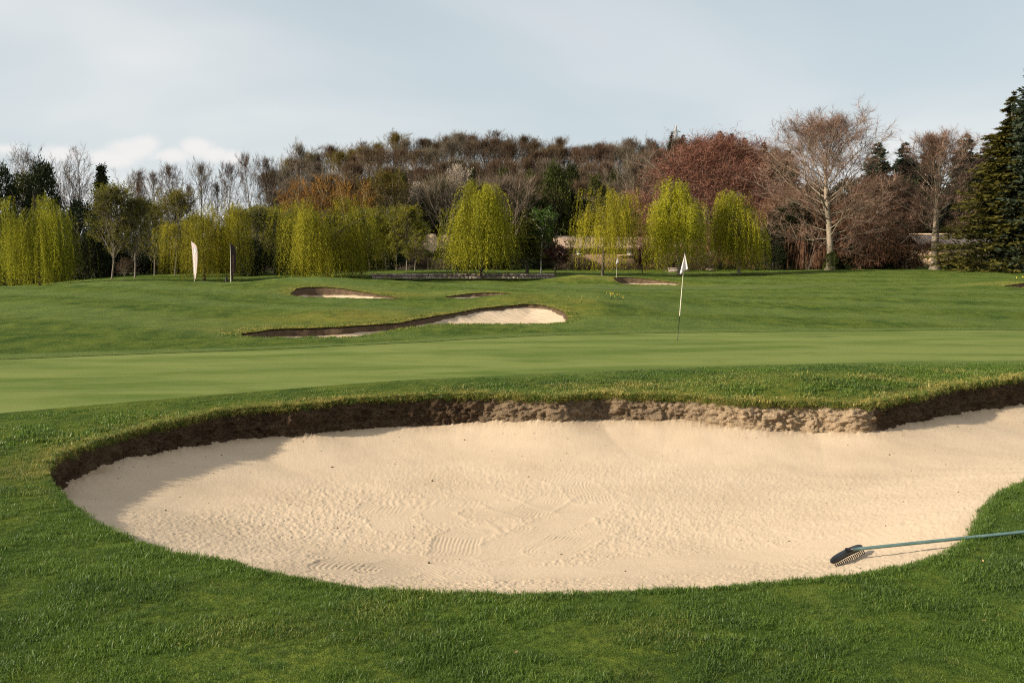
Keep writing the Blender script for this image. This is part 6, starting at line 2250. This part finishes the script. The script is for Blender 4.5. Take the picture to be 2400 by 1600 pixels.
# daffodils on the mounds
M_PETAL = simple_mat('daffodil_petal', (0.70, 0.48, 0.03), 0.6)
M_STEM = simple_mat('daffodil_stem', (0.05, 0.10, 0.03), 0.7)
dv, df, o_ = [], [], 0
mi = []
for (px, py, d, sp, n) in ((1346, 656, 83.5, 0.35, 14), (1362, 655, 83.5, 0.3, 12), (1440, 703, 38.2, 0.22, 16), (1365, 702, 37, .5, 5), (2390, 652, 62, .5, 5), (930, 690, 54, .6, 4)):
    for _ in range(n):
        x, y, _z = at_d(px, py, d)
        x += rng.normal() * sp
        y += rng.normal() * sp
        z = gz(x, y)
        h = rng.uniform(0.14, 0.24)
        v, f = box_arrays((x, y, z + h / 2), (0.012, 0.012, h))
        dv.append(v)
        df.append(f + o_)
        mi += [1] * 6
        o_ += 8
        # six petals round a short trumpet, facing the light
        c = np.array((x, y, z + h))
        for k in range(6):
            a0 = k * math.pi / 3
            e1_, e2_ = np.array((0, 1, 0.0)), np.array((0.25, 0, 0.97))
            pd = math.cos(a0) * e1_ + math.sin(a0) * e2_
            ps = -math.sin(a0) * e1_ + math.cos(a0) * e2_
            dv.append(np.array([c, c + pd * 0.028 + ps * 0.014, c + pd * 0.052, c + pd * 0.028 - ps * 0.014]))
            df.append(np.array([[0, 1, 2, 3, ]]) + o_)
            mi += [0]
            o_ += 4
me_ = mesh_data('daffodils', np.concatenate(dv), df, M_PETAL)
me_.materials.append(M_STEM)
me_.polygons.foreach_set('material_index', np.array(mi, dtype=np.int32))
dz = tag(obj('daffodils', me_), kind='stuff')

# grit and crumbs of earth on the sand
rng = np.random.default_rng(77)
x = rng.uniform(-5, 9, 6000)
y = rng.uniform(6, 17, 6000)
sd, ix = near_poly(main_o, x, y, 0.2)
back = sstep(0.15, 0.3, main_o[ix, 3])
pr = np.where(sd < 0, 0.05 + 0.95 * back * np.exp(-np.maximum(-sd - 0.2, 0) / 0.22), 0)
k = (rng.uniform(size=len(x)) < pr) & (sd < -0.05)
x, y, sd = x[k], y[k], sd[k]
cl, ad = relief(x, y)
z = sand_z(BUNK[0], x, y, sd) + (cl + ad) * sstep(0.0, 0.25, -sd)
cv, cf = [], []
ico = np.array([(0, 0, 1), (1, 0, 0), (0, 1, 0), (-1, 0, 0), (0, -1, 0), (0, 0, -1)], dtype=float)
icf = np.array([(0, 1, 2), (0, 2, 3), (0, 3, 4), (0, 4, 1), (5, 2, 1), (5, 3, 2), (5, 4, 3), (5, 1, 4)])
sz = rng.uniform(0.003, 0.008, len(x)) * np.where(rng.uniform(size=len(x)) < 0.08, 1.9, 1)
V = ico[None] * sz[:, None, None] * rng.uniform(0.6, 1.4, (len(x), 6, 1)) + np.stack([x, y, z + sz * 0.4], axis=1)[:, None]
F_ = icf[None] + (np.arange(len(x)) * 6)[:, None, None]
tag(obj('crumbs', mesh_data('crumbs', V.reshape(-1, 3), [F_.reshape(-1, 3)], M_EARTH, False, {'pale': ('POINT', np.repeat(rng.uniform(0, 0.7, len(x)), 6)), 'turfroot': ('POINT', np.zeros(len(x) * 6))})), kind='stuff')

# a few dead leaves and bits of straw on the near turf
M_DEAD = simple_mat('dead_leaf', (0.30, 0.20, 0.09), 0.8, 0.2, 0, 0.4, 40)
rng = np.random.default_rng(21)
x, y = ring_points(rng, 4.2, 9.0, 2.2)
sd, _ = near_poly(main_o, x, y, 0.3)
k = sd > 0.05
x, y = x[k], y[k]
n = len(x)
az = rng.uniform(0, 6.283, n)
L_ = rng.uniform(0.012, 0.03, n)
dvec = np.stack([np.cos(az), np.sin(az), rng.uniform(-0.1, 0.5, n)], axis=1)
V, F_ = leaf_quads(np.stack([x, y, ground_z(x, y) + rng.uniform(0.015, 0.032, n)], axis=1), dvec, L_, L_ * rng.choice([0.18, 0.55], n), rng)
tag(obj('dead_leaves', mesh_data('dead_leaves', V, [F_], M_DEAD)), kind='stuff')
